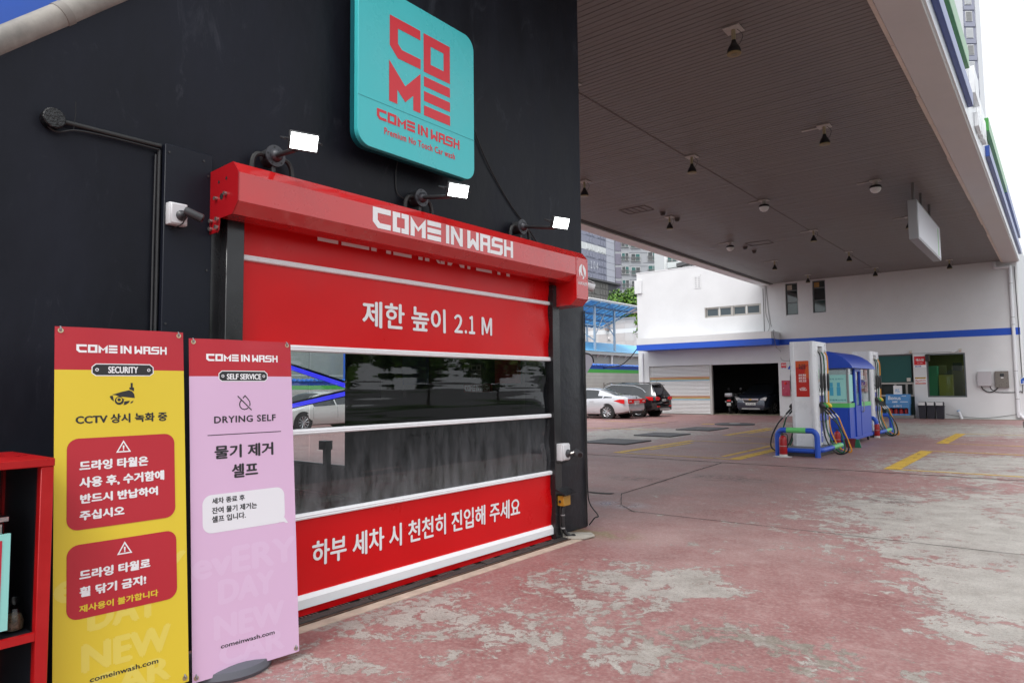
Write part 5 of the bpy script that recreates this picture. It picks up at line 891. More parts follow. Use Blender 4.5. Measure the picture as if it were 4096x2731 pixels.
extinguisher(-4.76, 15.24, 'red extinguisher on white rag before the nearer hoop rail', .95); tag(add('rag', MB().prism([(-4.95, 15.1), (-4.78, 15.05), (-4.6, 15.12), (-4.56, 15.2), (-4.68, 15.26), (-4.9, 15.25)], (0, 0, .001), (1, 0, 0), (0, 1, 0), (0, 0, 1), .018), M('rag_white', (.55, .53, .52), .9, bump=.6), bevel=.006), 'crumpled white rag under the nearest extinguisher', 'rag')
extinguisher(-4.32, 17.95, 'red extinguisher between the nearer island and the blue kiosk', .85); extinguisher(-4.23, 22.0, 'red extinguisher half hidden at the far corner of the kiosk', .85)
bu = thing('bucket', 'dark red bucket with green brush by the kiosk', 'bucket', (-4.12, 18.3, 0)); add('pail', MB().lathe([(.1, 0), (.13, .2), (.14, .21), (.12, .2), (.09, .02)], (-4.12, 18.32, 0), n=18), M('bucket_red', srgb(110, 40, 50), .5), bu, sm=True); add('brush', MB().prism([(-.1, 0), (.1, 0), (.05, .2), (-.03, .2)], (-3.98, 18.3, .0), (1, 0, 0), (0, 0, 1), (0, 1, 0), .06), M('brush_green', srgb(24, 110, 80), .6), bu)
# kiosk on castors
kx0, kx1, ky0, ky1 = -5.5, -4.2, 18.75, 21.2
kk = thing('kiosk', 'blue wheeled kiosk with glass sides, green band and curved roof', 'kiosk', ((kx0+kx1)/2, (ky0+ky1)/2, 0)); kb = M('kiosk_blue', srgb(24, 70, 184), .4); kl = M('kiosk_lilac', srgb(98, 112, 200), .4); ka = M('kiosk_alu', srgb(150, 154, 156), .35, .6)
add('base_frame', MB().box(kx0-.02, ky0-.02, .12, kx1+.02, ky1+.02, .2), kb, kk, bevel=.008)
add('front_panel', MB().box(kx0, ky0, .2, kx1-.035, ky0+.03, .95), kb, kk); add('side_panel', MB().box(kx1-.03, ky0, .2, kx1, ky0+.55, .95), kb, kk); add('side_panel', MB().box(kx1-.03, ky0+1.25, .2, kx1, ky1, .95), kb, kk); add('back_panel', MB().box(kx0, ky1-.03, .2, kx1-.035, ky1, .95), kb, kk); add('left_panel', MB().box(kx0-.031, ky0, .2, kx0-.001, ky1, .95), kb, kk)
gb = M('kiosk_green', srgb(96, 196, 104), .4); add('green_band', MB().box(kx0, ky0-.004, .95, kx1-.001, ky0+.03, 1.06), gb, kk); add('green_band', MB().box(kx1-.03, ky0+.031, .95, kx1+.004, ky0+.55, 1.06), gb, kk); add('green_band', MB().box(kx1-.03, ky0+1.25, .95, kx1+.004, ky1, 1.06), gb, kk)
for px_, py_ in ((kx0, ky0), (kx1-.05, ky0), (kx0, ky1-.05), (kx1-.05, ky1-.05)): add('corner_post', MB().box(px_, py_, 1.061, px_+.05, py_+.05, 1.94), ka, kk)
kg = glass('kiosk_glass', (.78, .9, .9), 1.5, .01)

def sheet(x0, y0, x1, y1, z0, z1): return MB().quad((x0, y0, z0), (x1, y1, z0), (x1, y1, z1), (x0, y0, z1))
for q in ((kx0+.051, ky0+.022, kx1-.051, ky0+.022), (kx1-.022, ky0+.051, kx1-.022, ky0+.54), (kx1-.022, ky0+1.26, kx1-.022, ky1-.051), (kx0+.051, ky1-.027, kx1-.051, ky1-.027), (kx0+.022, ky0+.051, kx0+.022, ky1-.051)): add('pane', sheet(*q, 1.062, 1.93), kg, kk)
for z in (1.3, 1.62): add('inner_shelf', MB().box(kx0+.1, ky1-.4, z, kx1-.06, ky1-.06, z+.02), ka, kk)
ktl = M('poster_teal', srgb(160, 222, 216), .5); bott = M('bottle_blue', srgb(70, 170, 205), .4)
kp = add('window_poster', MB().box(kx1-.66, ky0+.012, 1.09, kx1-.055, ky0+.018, 1.78), ktl, kk); KF = YF(ky0+.012)
for bx in (-4.61, -4.44): shape([[(bx-.045, 1.25), (bx+.045, 1.25), (bx+.045, 1.47), (bx-.045, 1.47)], [(bx-.035, 1.475), (bx+.035, 1.475), (bx+.035, 1.58), (bx-.035, 1.58)]], bott, kp, KF, None)
text('강하게 강하다!', M('teal_print', srgb(20, 120, 130), .5), kp, KF, (-4.72, 1.65, -4.32, 1.69), .01); text('현대엑스티어', M('teal_print'), kp, KF, (-4.68, 1.12, -4.28, 1.16), .03); text('one', white_print, kk, YF(ky0+.02), (-4.84, 1.84, -4.66, 1.9), .02); text('현대', white_print, kk, YF(ky0+.02), (-4.84, 1.64, -4.62, 1.76), .02)
sp_ = add('window_poster', MB().box(kx1-.018, ky0+.1, 1.1, kx1-.014, ky0+.48, 1.78), ktl, kk)
dr = add('door', MB().box(kx1-.02, ky0+.56, .2, kx1+.03, ky0+.66, 1.94).box(kx1-.02, ky0+1.14, .2, kx1+.03, ky0+1.24, 1.94).box(kx1-.02, ky0+.661, 1.86, kx1+.03, ky0+1.139, 1.94).box(kx1-.02, ky0+.661, .2, kx1+.02, ky0+1.139, .98), kb, kk, bevel=.004); add('door_glass', sheet(kx1-.008, ky0+.661, kx1-.008, ky0+1.139, .981, 1.859), glass('kiosk_door_glass', (.45, .8, .85), 1.5, .02), dr); add('handle', MB().tube(smooth_path([(kx1+.03, ky0+1.19, .82), (kx1+.08, ky0+1.19, .84), (kx1+.08, ky0+1.19, 1.1), (kx1+.03, ky0+1.19, 1.12)]), .012, 6), bolt_m, dr)
hw = (kx1-kx0)/2+.12; xm = (kx0+kx1)/2; arc = [(xm+hw*sin(a)/sin(1.05), 1.98+.42*(cos(a)-cos(1.05))/(1-cos(1.05))) for a in np.linspace(-1.05, 1.05, 17)]
add('roof', MB().prism([(kx0-.13, 1.945)]+arc+[(kx1+.13, 1.945)], (0, ky0-.12, 0), (1, 0, 0), (0, 0, 1), (0, 1, 0), ky1-ky0+.24), kb, kk, sm=True, ang=25)
for px_, py_ in ((kx0+.1, ky0+.1), (kx1-.08, ky0+.08), (kx0+.1, ky1-.1), (kx1-.08, ky1-.12)): cs = add('castor', MB().cyl((px_-.02, py_, .05), (px_+.02, py_, .05), .05, n=14), rubber, kk, sm=True); add('fork', MB().box(px_-.03, py_-.02, .05, px_+.03, py_+.02, .12), bolt_m, cs)
# ================================================================== vehicles
def interp(tab, x): return np.interp(x, [t[0] for t in tab], [t[1] for t in tab])
def smoothed(tab, xs, k=3):
    d = .06; return sum(interp(tab, xs+o*d) for o in range(-k, k+1))/(2*k+1)
def make_car(name, label, S, loc, rz):
    t = thing(name, label, 'car', loc); t.rotation_euler = (0, 0, rz); A = lambda n, mb, m, p=t, **k: add(n, mb, m, p, local=True, **k)
    L = S['L']; xs = np.linspace(-L/2, L/2, 86); zb = smoothed(S['bottom'], xs); zs_ = smoothed(S['belt'], xs, 2); zt = smoothed(S['top'], xs, 2); w = smoothed(S['width'], xs, 2); wt = smoothed(S['wtop'], xs, 2)
    rows = []; prof = []
    for i, x in enumerate(xs):
        B, Zs, T = zb[i], zs_[i], max(zt[i], zs_[i]+.015); W_, WT = w[i], wt[i]; h = Zs-B
        sec = [(0, B), (W_*.8, B), (W_*.93, B+.05), (W_*.985, B+.16*h+.05), (W_*1.0, B+.45*h), (W_*.995, B+.68*h), (W_*.985, B+.82*h), (W_*.95, Zs)]
        g = T-Zs
        for a, b in ((.33, .3), (.66, .62), (.88, .86), (.97, .96)): sec.append((W_*.95+(WT-W_*.95)*a**.9, Zs+g*b))
        sec += [(WT*.84, Zs+g*.99), (WT*.5, T+g*.02), (0, T+g*.035)]
        prof.append(sec); pts = []
        for y_, z_ in sec:
            xx = x
            for end, rk in ((-1, S['rear_rake']), (1, S['front_rake'])):
                wgt = max(0, 1-abs(x-end*L/2)/.42)**1.3; xx -= end*wgt*interp(rk, z_)
            pts.append((xx, y_, z_))
        rows.append(pts)
    k = len(rows[0]); V = []; idx = {}
    for i, r in enumerate(rows):
        for j, p in enumerate(r):
            idx[i, j, 1] = len(V); V.append(p)
            if j in (0, k-1): idx[i, j, -1] = idx[i, j, 1]
            else: idx[i, j, -1] = len(V); V.append((p[0], -p[1], p[2]))
    body, gls = [], []
    gx = S['glass']; xm = (xs[:-1]+xs[1:])/2
    for i in range(len(xs)-1):
        for j in range(k-1):
            g = False; zc = (rows[i][j][2]+rows[i][j+1][2])/2
            if 7 <= j <= 9 and gx['side'][0] < xm[i] < gx['side'][1] and not any(abs(xm[i]-p) < .035 for p in gx['pillars']):
                lim = gx.get('taper'); g = True
                if lim: g = zc < interp(lim, xm[i])
            if j >= 8 and j <= k-2 and (gx['front'][0] < xm[i] < gx['front'][1] or gx['rear'][0] < xm[i] < gx['rear'][1]): g = j >= 11
            for s in (1, -1):
                q = (idx[i, j, s], idx[i+1, j, s], idx[i+1, j+1, s], idx[i, j+1, s]); (gls if g else body).append(q)
    for i in (0, len(xs)-1):
        for j in range(k-1): q = [idx[i, j, 1], idx[i, j+1, 1], idx[i, j+1, -1], idx[i, j, -1]]; body.append(tuple(dict.fromkeys(q)))
    def sub(nm, fs, m):
        used = sorted({a for f in fs for a in f}); mp = {a: b for b, a in enumerate(used)}; mb = MB(); mb.v = [V[a] for a in used]; mb.f = [tuple(mp[a] for a in f) for f in fs]; return A(nm, mb, m, sm=True, ang=32)
    bd = sub('body', body, S['paint']); sub('windows', gls, M('car_glass', (.015, .018, .022), .04, spec=.8))
    def surf(x, z, s=1):   # point on the flank
        i = int(np.argmin(abs(xs-x))); r = rows[i]
        for a, b in zip(r[1:-1], r[2:]):
            if min(a[2], b[2]) <= z <= max(a[2], b[2])+1e-6: f = (z-a[2])/(b[2]-a[2]+1e-9); return Vector((x, s*(a[1]+(b[1]-a[1])*f), z))
        return Vector((x, s*r[4][1], z))
    R = S['wheel_r']; tyre = M('tyre', (.02, .02, .02), .7); rim = M('alloy', (.55, .56, .58), .3, .8)
    for ax in (S['ra'], S['fa']):
        for s in (1, -1):
            yo = surf(ax, R+.05, s).y; A('wheel_arch', MB().cyl((ax, yo-s*.25, R+.01), (ax, yo+s*.012, R+.01), R+.055, n=28), M('arch_black', (.012, .012, .012), .7))
            wh = A('wheel', MB().lathe([(R*.66, 0), (R*.95, 0), (R, .03), (R, .17), (R*.96, .2), (R*.68, .205)], (ax, yo-s*.185, R), (0, s, 0), 28), tyre, sm=True)
            A('rim', MB().lathe([(R*.69, .0), (R*.69, .03), (R*.62, .012), (R*.6, -.02)], (ax, yo, R), (0, s, 0), 28), rim, wh, sm=True)
            for q in range(S.get('spokes', 5)):
                a = 2*pi*q/S.get('spokes', 5); c, d = cos(a), sin(a); p0 = Vector((ax+c*.05, yo+s*.012, R+d*.05)); p1 = Vector((ax+c*R*.64, yo+s*.02, R+d*R*.64)); A('spoke', MB().tube([p0, p1], [.022, .026], 5), rim, wh)
            A('hub', MB().cyl((ax, yo-s*.02, R), (ax, yo+s*.024, R), .05, n=12), rim, wh); A('brake_dark', MB().cyl((ax, yo-s*.16, R), (ax, yo-s*.02, R), R*.6, n=20), M('arch_black'), wh)
    return t, A, surf, rows, xs
silver = M('silver_paint', (.62, .63, .66), .22, .35, coat=.5); blackp = M('black_paint', (.012, .012, .014), .12, coat=1.); bluep = M('slate_blue_paint', (.035, .042, .065), .2, .3, coat=.8)
tail_red = M('tail_red', srgb(200, 20, 24), .2, coat=.5, emit=((.6, .01, .01), .12)); tail_clear = M('tail_clear', (.6, .58, .58), .2); chrome_c = M('car_chrome', (.7, .7, .72), .12, 1); plate_w = M('plate_white', (.72, .72, .7), .4); trim_k = M('trim_black', (.02, .02, .02), .6); plate_t = M('plate_text', (.08, .08, .09), .5)
SED = dict(L=4.92, paint=silver, wheel_r=.335, ra=-1.36, fa=1.485, spokes=10, bottom=[(-2.46, .34), (-2.2, .28), (-1.6, .2), (1.8, .19), (2.46, .24)], belt=[(-2.46, .94), (-2.2, .99), (-1.4, .99), (-.2, .95), (1.0, .9), (1.6, .82), (2.2, .7), (2.46, .55)],
           top=[(-2.46, .96), (-2.3, 1.06), (-1.75, 1.1), (-1.5, 1.17), (-.75, 1.41), (-.2, 1.46), (.3, 1.455), (.75, 1.37), (1.5, 1.0), (2.1, .84), (2.46, .62)], width=[(-2.46, .74), (-2.3, .86), (-1.9, .92), (-.8, .93), (1.2, .93), (1.9, .9), (2.3, .8), (2.46, .6)], wtop=[(-2.46, .62), (-2.0, .72), (-1.5, .66), (-.7, .58), (.3, .58), (.9, .62), (1.5, .72), (2.46, .5)],
           rear_rake=[(.2, .12), (.45, 0), (.7, .02), (.95, .1), (1.1, .2)], front_rake=[(.2, .08), (.45, 0), (.8, .12)], glass=dict(side=(-1.62, 1.0), pillars=(-.02, -1.08), front=(.62, 1.42), rear=(-1.72, -.8), taper=[(-1.7, 1.06), (-1.0, 1.3), (-.3, 1.42), (.4, 1.42), (1.0, 1.1)]))
def sedan_rear(A, surf, t, plate):
    for s in (1, -1):
        A('tail_light', MB().prism([(-1.72, .86), (-2.05, .93), (-2.3, .92), (-2.3, .72), (-2.1, .74)], (0, s*.905, 0), (1, 0, 0), (0, 0, 1), (0, s, 0), .012), tail_red); A('tail_light', MB().prism([(.28, .72), (.84, .73), (.86, .93), (.3, .93)], (-2.448, 0, 0), (0, s, 0), (0, 0, 1), (-1, 0, 0), .03), tail_red, bevel=.01); A('reverse_lamp', MB().prism([(.5, .8), (.76, .8), (.76, .86), (.56, .86)], (-2.479, 0, 0), (0, s, 0), (0, 0, 1), (-1, 0, 0), .004), tail_clear)
        A('exhaust', MB().prism(rrect(.45, .3, .72, .38, .03), (-2.44, 0, 0), (0, s, 0), (0, 0, 1), (-1, 0, 0), .03), chrome_c); A('door_handle', MB().tube([(-.62, s*.945, .84), (-.5, s*.955, .845), (-.38, s*.945, .85)], .014, 6), silver); A('sill_line', MB().tube([surf(x, .33, s)+Vector((0, s*.004, 0)) for x in (-.85, -.2, .5, 1.0)], .008, 5), chrome_c)
    A('tail_bar', MB().box(-2.46, -.3, .86, -2.452, .3, .93), tail_red); p = A('number_plate', MB().box(-2.475, -.17, .66, -2.455, .17, .76), plate_w); text(plate, plate_t, p, ((-2.475, 0, 0), (0, -1, 0), (0, 0, 1), (-1, 0, 0)), (-.14, .675, .14, .745), .03, 'lettering', True); A('emblem', MB().lathe([(.05, 0), (.05, .01)], (-2.42, 0, 1.0), (-1, 0, .2), 14), chrome_c); A('rear_diffuser', MB().box(-2.46, -.7, .24, -2.42, .7, .36), trim_k, bevel=.01)
t, A, surf, rows, xs = make_car('parked_car', 'silver sedan with red tail lights parked beside the black pillar', SED, (-18.36, 29.35, 0), pi); sedan_rear(A, surf, t, '11가 5464')
S2 = dict(SED); S2['paint'] = M('pearl_white_paint', (.68, .68, .66), .2, coat=.6)
t, A, surf, rows, xs = make_car('parked_car', 'white sedan seen through the clear curtain beyond the wash bay', S2, (-22.95, 16.6, 0), -pi/2)
A('door_handle', MB().tube([(-.62, .945, .84), (-.5, .955, .845), (-.38, .945, .85)], .014, 6), chrome_c)
for x in (-.05, 1.05): A('door_gap', MB().tube([surf(x, z)+Vector((0, .002, 0)) for z in (.3, .5, .7, .88)], .006, 4), trim_k)
SUV = dict(L=4.69, paint=blackp, wheel_r=.365, ra=-1.37, fa=1.33, spokes=5, bottom=[(-2.345, .38), (-2.1, .32), (-1.6, .25), (1.7, .24), (2.345, .3)], belt=[(-2.345, 1.06), (-1.8, 1.12), (-.8, 1.06), (.9, 1.0), (1.5, .94), (2.1, .85), (2.345, .7)],
           top=[(-2.345, 1.6), (-2.1, 1.63), (-1.2, 1.67), (-.3, 1.69), (.3, 1.66), (.7, 1.56), (1.45, 1.1), (2.0, 1.0), (2.345, .8)], width=[(-2.345, .8), (-2.15, .9), (-1.6, .945), (1.2, .94), (1.9, .9), (2.345, .66)], wtop=[(-2.345, .56), (-1.8, .6), (0, .62), (.7, .64), (1.45, .76), (2.345, .55)],
           rear_rake=[(.25, .1), (.5, 0), (.9, .02), (1.1, .06), (1.4, .26), (1.62, .4)], front_rake=[(.2, .08), (.5, 0), (.9, .12)], glass=dict(side=(-1.75, 1.0), pillars=(-.1, -1.0), front=(.55, 1.35), rear=(-9, -8), taper=[(-1.75, 1.2), (-1.5, 1.4), (-1.0, 1.55), (.3, 1.6), (.7, 1.45), (1.0, 1.2)]))
t, A, surf, rows, xs = make_car('parked_car', 'black sport utility car with roof rails parked behind the silver sedan', SUV, (-18.03, 31.8, 0), pi)
rk = lambda z: -2.345+interp(SUV['rear_rake'], z)
def rq(zs_, hw, m, nm, lift=.012, par=None):
    mb = MB()
    for (za, wa), (zb_, wb_) in zip(zip(zs_[:-1], hw[:-1]), zip(zs_[1:], hw[1:])): mb.quad((rk(za)-lift, -wa, za), (rk(za)-lift, wa, za), (rk(zb_)-lift, wb_, zb_), (rk(zb_)-lift, -wb_, zb_))
    return A(nm, mb, m, sm=True)
rq([1.1, 1.2, 1.3, 1.4, 1.5], [.66, .64, .61, .57, .53], M('car_glass'), 'rear_window'); A('spoiler', MB().prism([(-.56, 0), (.56, 0), (.5, .22), (-.5, .22)], (-2.12, 0, 1.56), (0, 1, 0), (1, 0, .1), (0, 0, 1), .035), blackp, bevel=.01)
for s in (1, -1):
    A('tail_light', MB().prism([(-1.75, 1.02), (-2.2, 1.0), (-2.2, .82), (-2.0, .84)], (0, s*.925, 0), (1, 0, 0), (0, 0, 1), (0, s, 0), .012), tail_red); A('tail_light', MB().prism([(.42, .9), (.62, .82), (.86, .84), (.88, 1.0), (.7, 1.02), (.5, .97)], (-2.31, 0, 0), (0, s, 0), (0, 0, 1), (-1, 0, 0), .05), tail_red, bevel=.012); A('roof_rail', MB().tube(smooth_path([(-1.9, s*.58, 1.62), (-1.6, s*.6, 1.7), (0, s*.62, 1.73), (.5, s*.63, 1.68), (.75, s*.64, 1.58)]), .018, 6), trim_k); A('reflector', MB().prism([(.5, .5), (.78, .5), (.76, .56), (.54, .55)], (-2.348, 0, 0), (0, s, 0), (0, 0, 1), (-1, 0, 0), .02), tail_red)
    A('window_trim', MB().tube([surf(x, float(interp(SUV['glass']['taper'], x))+.015, s)+Vector((0, s*.006, 0)) for x in np.linspace(-1.75, 1.0, 16)], .014, 5), chrome_c); A('sill_cladding', MB().tube([surf(x, .36, s)+Vector((0, s*.004, 0)) for x in (-.9, 0, .9)], .05, 6), trim_k)
A('bumper_cladding', MB().box(-2.37, -.78, .34, -2.2, .78, .52), trim_k, bevel=.03, seg=2); A('skid_plate', MB().prism([(-.5, .32), (.5, .32), (.58, .42), (.44, .44), (-.44, .44), (-.58, .42)], (-2.372, 0, 0), (0, 1, 0), (0, 0, 1), (-1, 0, 0), .012), M('skid_silver', (.5, .5, .5), .4, .5)); p = A('number_plate', MB().box(-2.365, -.17, .77, -2.342, .17, .88), plate_w); text('22머 1203', plate_t, p, ((-2.365, 0, 0), (0, -1, 0), (0, 0, 1), (-1, 0, 0)), (-.14, .785, .14, .865), .03, 'lettering', True)
A('emblem', MB().lathe([(.06, 0), (.06, .012), (.045, .014)], (-2.338, 0, 1.0), (-1, 0, 0), 16), chrome_c); A('aerial', MB().tube([(-1.95, .1, 1.66), (-2.05, .1, 1.85)], .006, 5), trim_k); A('wiper', MB().tube([(-2.3, 0, 1.12), (-2.26, .25, 1.16)], .012, 5), trim_k)
# people carrier in the garage, nose to the camera
MPV = dict(L=4.65, paint=bluep, wheel_r=.34, ra=-1.35, fa=1.41, spokes=5, bottom=[(-2.3, .3), (-1.6, .22), (1.8, .2), (2.325, .24)], belt=[(-2.3, 1.0), (.9, .98), (1.5, .95), (2.0, .9), (2.325, .78)], top=[(-2.3, 1.5), (-1.5, 1.6), (0, 1.63), (.5, 1.57), (1.4, 1.1), (1.9, 1.02), (2.2, .95), (2.325, .86)], width=[(-2.3, .8), (-1.8, .9), (1.4, .918), (1.9, .9), (2.2, .82), (2.325, .7)], wtop=[(-2.3, .55), (0, .6), (.6, .64), (1.4, .78), (2.0, .74), (2.325, .6)],
           rear_rake=[(.2, .1), (1.6, .3)], front_rake=[(.2, .06), (.4, 0), (.7, .02), (.95, .16)], glass=dict(side=(-1.9, .95), pillars=(-.2, -1.0), front=(.5, 1.32), rear=(-9, -8)))
t, A, surf, rows, xs = make_car('parked_car', 'dark slate people carrier parked nose out inside the dark garage', MPV, (-12.62, 38.1, 0), -pi/2-.06)
fr_ = lambda z: 2.325-interp(MPV['front_rake'], z); FF = lambda x: ((x, 0, 0), (0, 1, 0), (0, 0, 1), (1, 0, 0))
for s in (1, -1):
    h_ = A('headlight', MB().prism([(.46, .8), (.5, .7), (.78, .72), (.86, .9), (.7, .9)], (2.21, 0, 0), (0, s, 0), (0, 0, 1), (1, 0, 0), .06), M('headlight_glass', (.7, .7, .7), .1, .3, coat=1), bevel=.012); A('indicator', MB().box(2.272, s*.5, .71, 2.276, s*.62, .75), M('amber', srgb(220, 120, 40), .3), h_); A('fog_lamp', MB().lathe([(.075, 0), (.06, .03), (.01, .02)], (2.26, s*.66, .4), (1, 0, 0), 16), tail_clear, sm=True); A('mirror', MB().lathe([(.05, -.1), (.09, -.03), (.09, .06), (.05, .1)], (.75, s*1.0, 1.1), (0, s, 0), 12), bluep, sm=True)
gr = A('grille', MB().prism([(-.44, .83), (-.38, .66), (-.3, .62), (.3, .62), (.38, .66), (.44, .83)], (2.27, 0, 0), (0, 1, 0), (0, 0, 1), (1, 0, 0), .05), trim_k, bevel=.01); A('grille_trim', MB().tube([(2.322, y_, z_) for y_, z_ in ((-.44, .83), (-.38, .66), (-.3, .62), (.3, .62), (.38, .66), (.44, .83), (-.44, .83))], .012, 6), chrome_c, gr); A('grille_bar', MB().box(2.315, -.42, .75, 2.335, .42, .82), chrome_c, gr)
shape([[(-.1, .8), (-.04, .8), (-.04, .83), (.04, .83), (.04, .8), (.12, .8), (.1, .765), (.04, .765), (.04, .735), (-.04, .735), (-.04, .765), (-.12, .765)]], M('emblem_gold', srgb(196, 160, 96), .3, .8), gr, FF(2.338), None, 'emblem', True)
p = A('number_plate', MB().box(2.31, -.26, .5, 2.33, .26, .61), plate_w); text('25구 2700', plate_t, p, FF(2.33), (-.21, .52, .21, .59), .03, 'lettering', True); A('lower_grille', MB().box(2.29, -.4, .34, 2.315, .4, .43), trim_k); A('lower_trim', MB().prism([(-.5, .28), (.5, .28), (.46, .33), (-.46, .33)], (2.29, 0, 0), (0, 1, 0), (0, 0, 1), (1, 0, 0), .04), M('skid_silver'))
# scooter
sc_ = thing('scooter', 'dark scooter with white number plate parked inside the garage', 'scooter', (-14.0, 36.6, 0)); sc_.rotation_euler = (0, 0, .12); A = lambda n, mb, m, p=sc_, **k: add(n, mb, m, p, local=True, **k); skm = M('scooter_black', (.03, .03, .032), .3)
for y_ in (-.6, .62):
    wh = A('wheel', MB().lathe([(.1, -.05), (.2, -.05), (.23, -.03), (.23, .03), (.2, .05), (.1, .05)], (0, y_, .23), (1, 0, 0), 20), M('tyre'), sm=True); A('rim', MB().cyl((-.04, y_, .23), (.04, y_, .23), .12, n=14), galv, wh)
A('rear_body', MB().lathe([(.05, -.45), (.17, -.35), (.2, 0), (.14, .3), (.05, .4)], (0, -.4, .62), (0, 1, .05), 14), skm, sm=True); A('front_shield', MB().prism([(-.2, .3), (.2, .3), (.24, .8), (.12, 1.0), (-.12, 1.0), (-.24, .8)], (0, .5, 0), (1, 0, 0), (0, 0, 1), (0, 1, .0), .12), skm, bevel=.04, seg=2); A('floor_board', MB().box(-.18, -.1, .28, .18, .55, .36), skm, bevel=.03); A('seat', MB().lathe([(.06, -.4), (.14, -.3), (.13, .1), (.08, .25)], (0, -.35, .82), (0, 1, 0), 12), M('seat_black', (.02, .02, .02), .6), sm=True)
A('tail_box', MB().box(-.2, -.95, .92, .2, -.6, 1.12), M('tail_box_silver', (.4, .4, .42), .3, .4), bevel=.04, seg=2); A('handlebar', MB().tube([(-.34, .42, 1.1), (0, .5, 1.06), (.34, .42, 1.1)], .016, 6), galv)
for s in (-1, 1): A('mirror', MB().tube([(s*.25, .44, 1.1), (s*.32, .42, 1.32)], .008, 5).lathe([(.06, 0), (.06, .02)], (s*.33, .4, 1.34), (0, 1, 0), 12), skm); A('indicator', MB().lathe([(.03, 0), (.035, .03), (.01, .05)], (s*.16, -.84, .66), (s*.6, -.8, 0), 10), M('headlight_glass'))
A('tail_light', MB().box(-.1, -.87, .68, .1, -.82, .76), M('tail_red')); p = A('number_plate', MB().box(-.1, -.9, .45, .1, -.885, .6), plate_w); text('1203', plate_t, p, ((0, -.9, 0), (1, 0, 0), (0, 0, 1), (0, -1, 0)), (-.08, .47, .08, .54), .03, 'lettering', True)
# ================================================================== boundary wall and neighbours
blk = M('block_white', srgb(200, 200, 194), .75, var=.07, vs=1.5, bump=.2, bs=15); sblue, sgreen = M('wall_stripe_blue', srgb(40, 84, 186), .6, var=.08), M('wall_stripe_green', srgb(84, 190, 84), .6, var=.05); tile_b = M('glazed_tile_blue', srgb(60, 120, 215), .25, var=.15, vs=2)
def striped_wall(x, y0, y1, zg, ztop, label):
    t = thing('boundary_wall', label, 'wall', (x, (y0+y1)/2, 0)); n = max(1, int(round(zg/.2))); h = zg/n
    for k in range(n): add('block_course', MB().box(x-.2, y0, k*h+.006, x, y1, (k+1)*h-.006), blk, t)
    add('mortar_core', MB().box(x-.19, y0+.01, 0, x-.008, y1-.01, ztop-.02), M('mortar_pale', srgb(170, 168, 160), .9), t)
    d = (ztop-zg)/2; add('green_band', MB().box(x-.2, y0, zg, x+.002, y1, zg+d), sgreen, t); add('blue_band', MB().box(x-.2, y0, zg+d, x+.002, y1, ztop), sblue, t)
    tl = MB().prism([(0, 0), (.03, .05), (.1, .07), (.17, .05), (.2, 0)], (0, 0, 0), (0, 1, 0), (0, 0, 1), (1, 0, -.25), .26); o_ = add('tile', tl, tile_b, None, local=True, sm=True); me = o_.data; bpy.data.objects.remove(o_); y = y0; random.seed(2)
    while y < y1-.2:
        if random.random() > .06: linkmesh('tile', me, None, t, (-.2, y-(y0+y1)/2, ztop+.06+random.uniform(-.01, .015)))
        y += .215
striped_wall(-21.5, 31, 52, 2.36, 2.78, 'white block boundary wall with green and blue stripes and blue tile cap behind the cars')
striped_wall(-25.5, 8, 24, 1.55, 1.9, 'striped boundary wall with blue tiles seen through the wash bay')
nw = thing('neighbour_wall', 'tall pale grey panel wall seen through the wash bay', 'wall', (-27, 16, 0))
for j in range(4):
    for i in range(6): add('panel', MB().box(-27.2, 8+i*2.7, j*1.1+.01, -27, 8+i*2.7+2.68, j*1.1+1.09), M('panel_grey', srgb(168, 176, 172), .6, var=.06), nw)
tag(add('blue_post', MB().box(-26.6, 20.4, 0, -26.35, 20.65, 3.6), M('post_blue', srgb(60, 110, 210), .5)), 'blue post seen through the clear curtain above the far wall', 'post')
for i, (y, m, s) in enumerate(((35.4, 'rod_rust', 'dark rusty'), (36.3, 'rod_blue', 'pale blue'), (38.2, 'rod_dark', 'short dark'))):
    tag(add('pole', MB().cyl((-21.35, y, 0), (-21.35, y, 1.75), .03, n=8), M(m, ((.12, .1, .09), (.4, .5, .65), (.05, .05, .05))[i], .5)), s+' pole standing against the striped boundary wall', 'pole')
# building with pale blue roof
br = thing('neighbour_building', 'low grey building with pale blue metal roof behind the striped wall', 'building', (-27, 46, 0)); lb = M('pale_blue_roof', srgb(118, 192, 236), .35, var=.05, vs=.5)
add('wall', MB().box(-32, 36, 0, -26, 54, 3.95), M('wall_grey', srgb(156, 158, 158), .7, var=.05), br); add('gutter', MB().box(-26, 36, 3.82, -25.75, 54, 4.05), M('gutter_grey', srgb(172, 176, 180), .4), br)
add('roof', MB().prism([(-25.72, 4.06), (-27.4, 4.32), (-28.6, 5.0), (-31, 5.3), (-31, 4.06)], (0, 36, 0), (1, 0, 0), (0, 0, 1), (0, 1, 0), 18), lb, br)
for k in range(9): add('gutter_bracket', MB().prism([(-26, 3.6), (-25.76, 3.82), (-26, 3.82)], (0, 39.2+k*1.0, 0), (1, 0, 0), (0, 0, 1), (0, 1, 0), .05), pvc, br)
for y in (39.8, 44.1): add('downpipe', MB().cyl((-25.9, y, 2.9), (-25.9, y, 3.82), .08, n=10), pvc, br, sm=True)
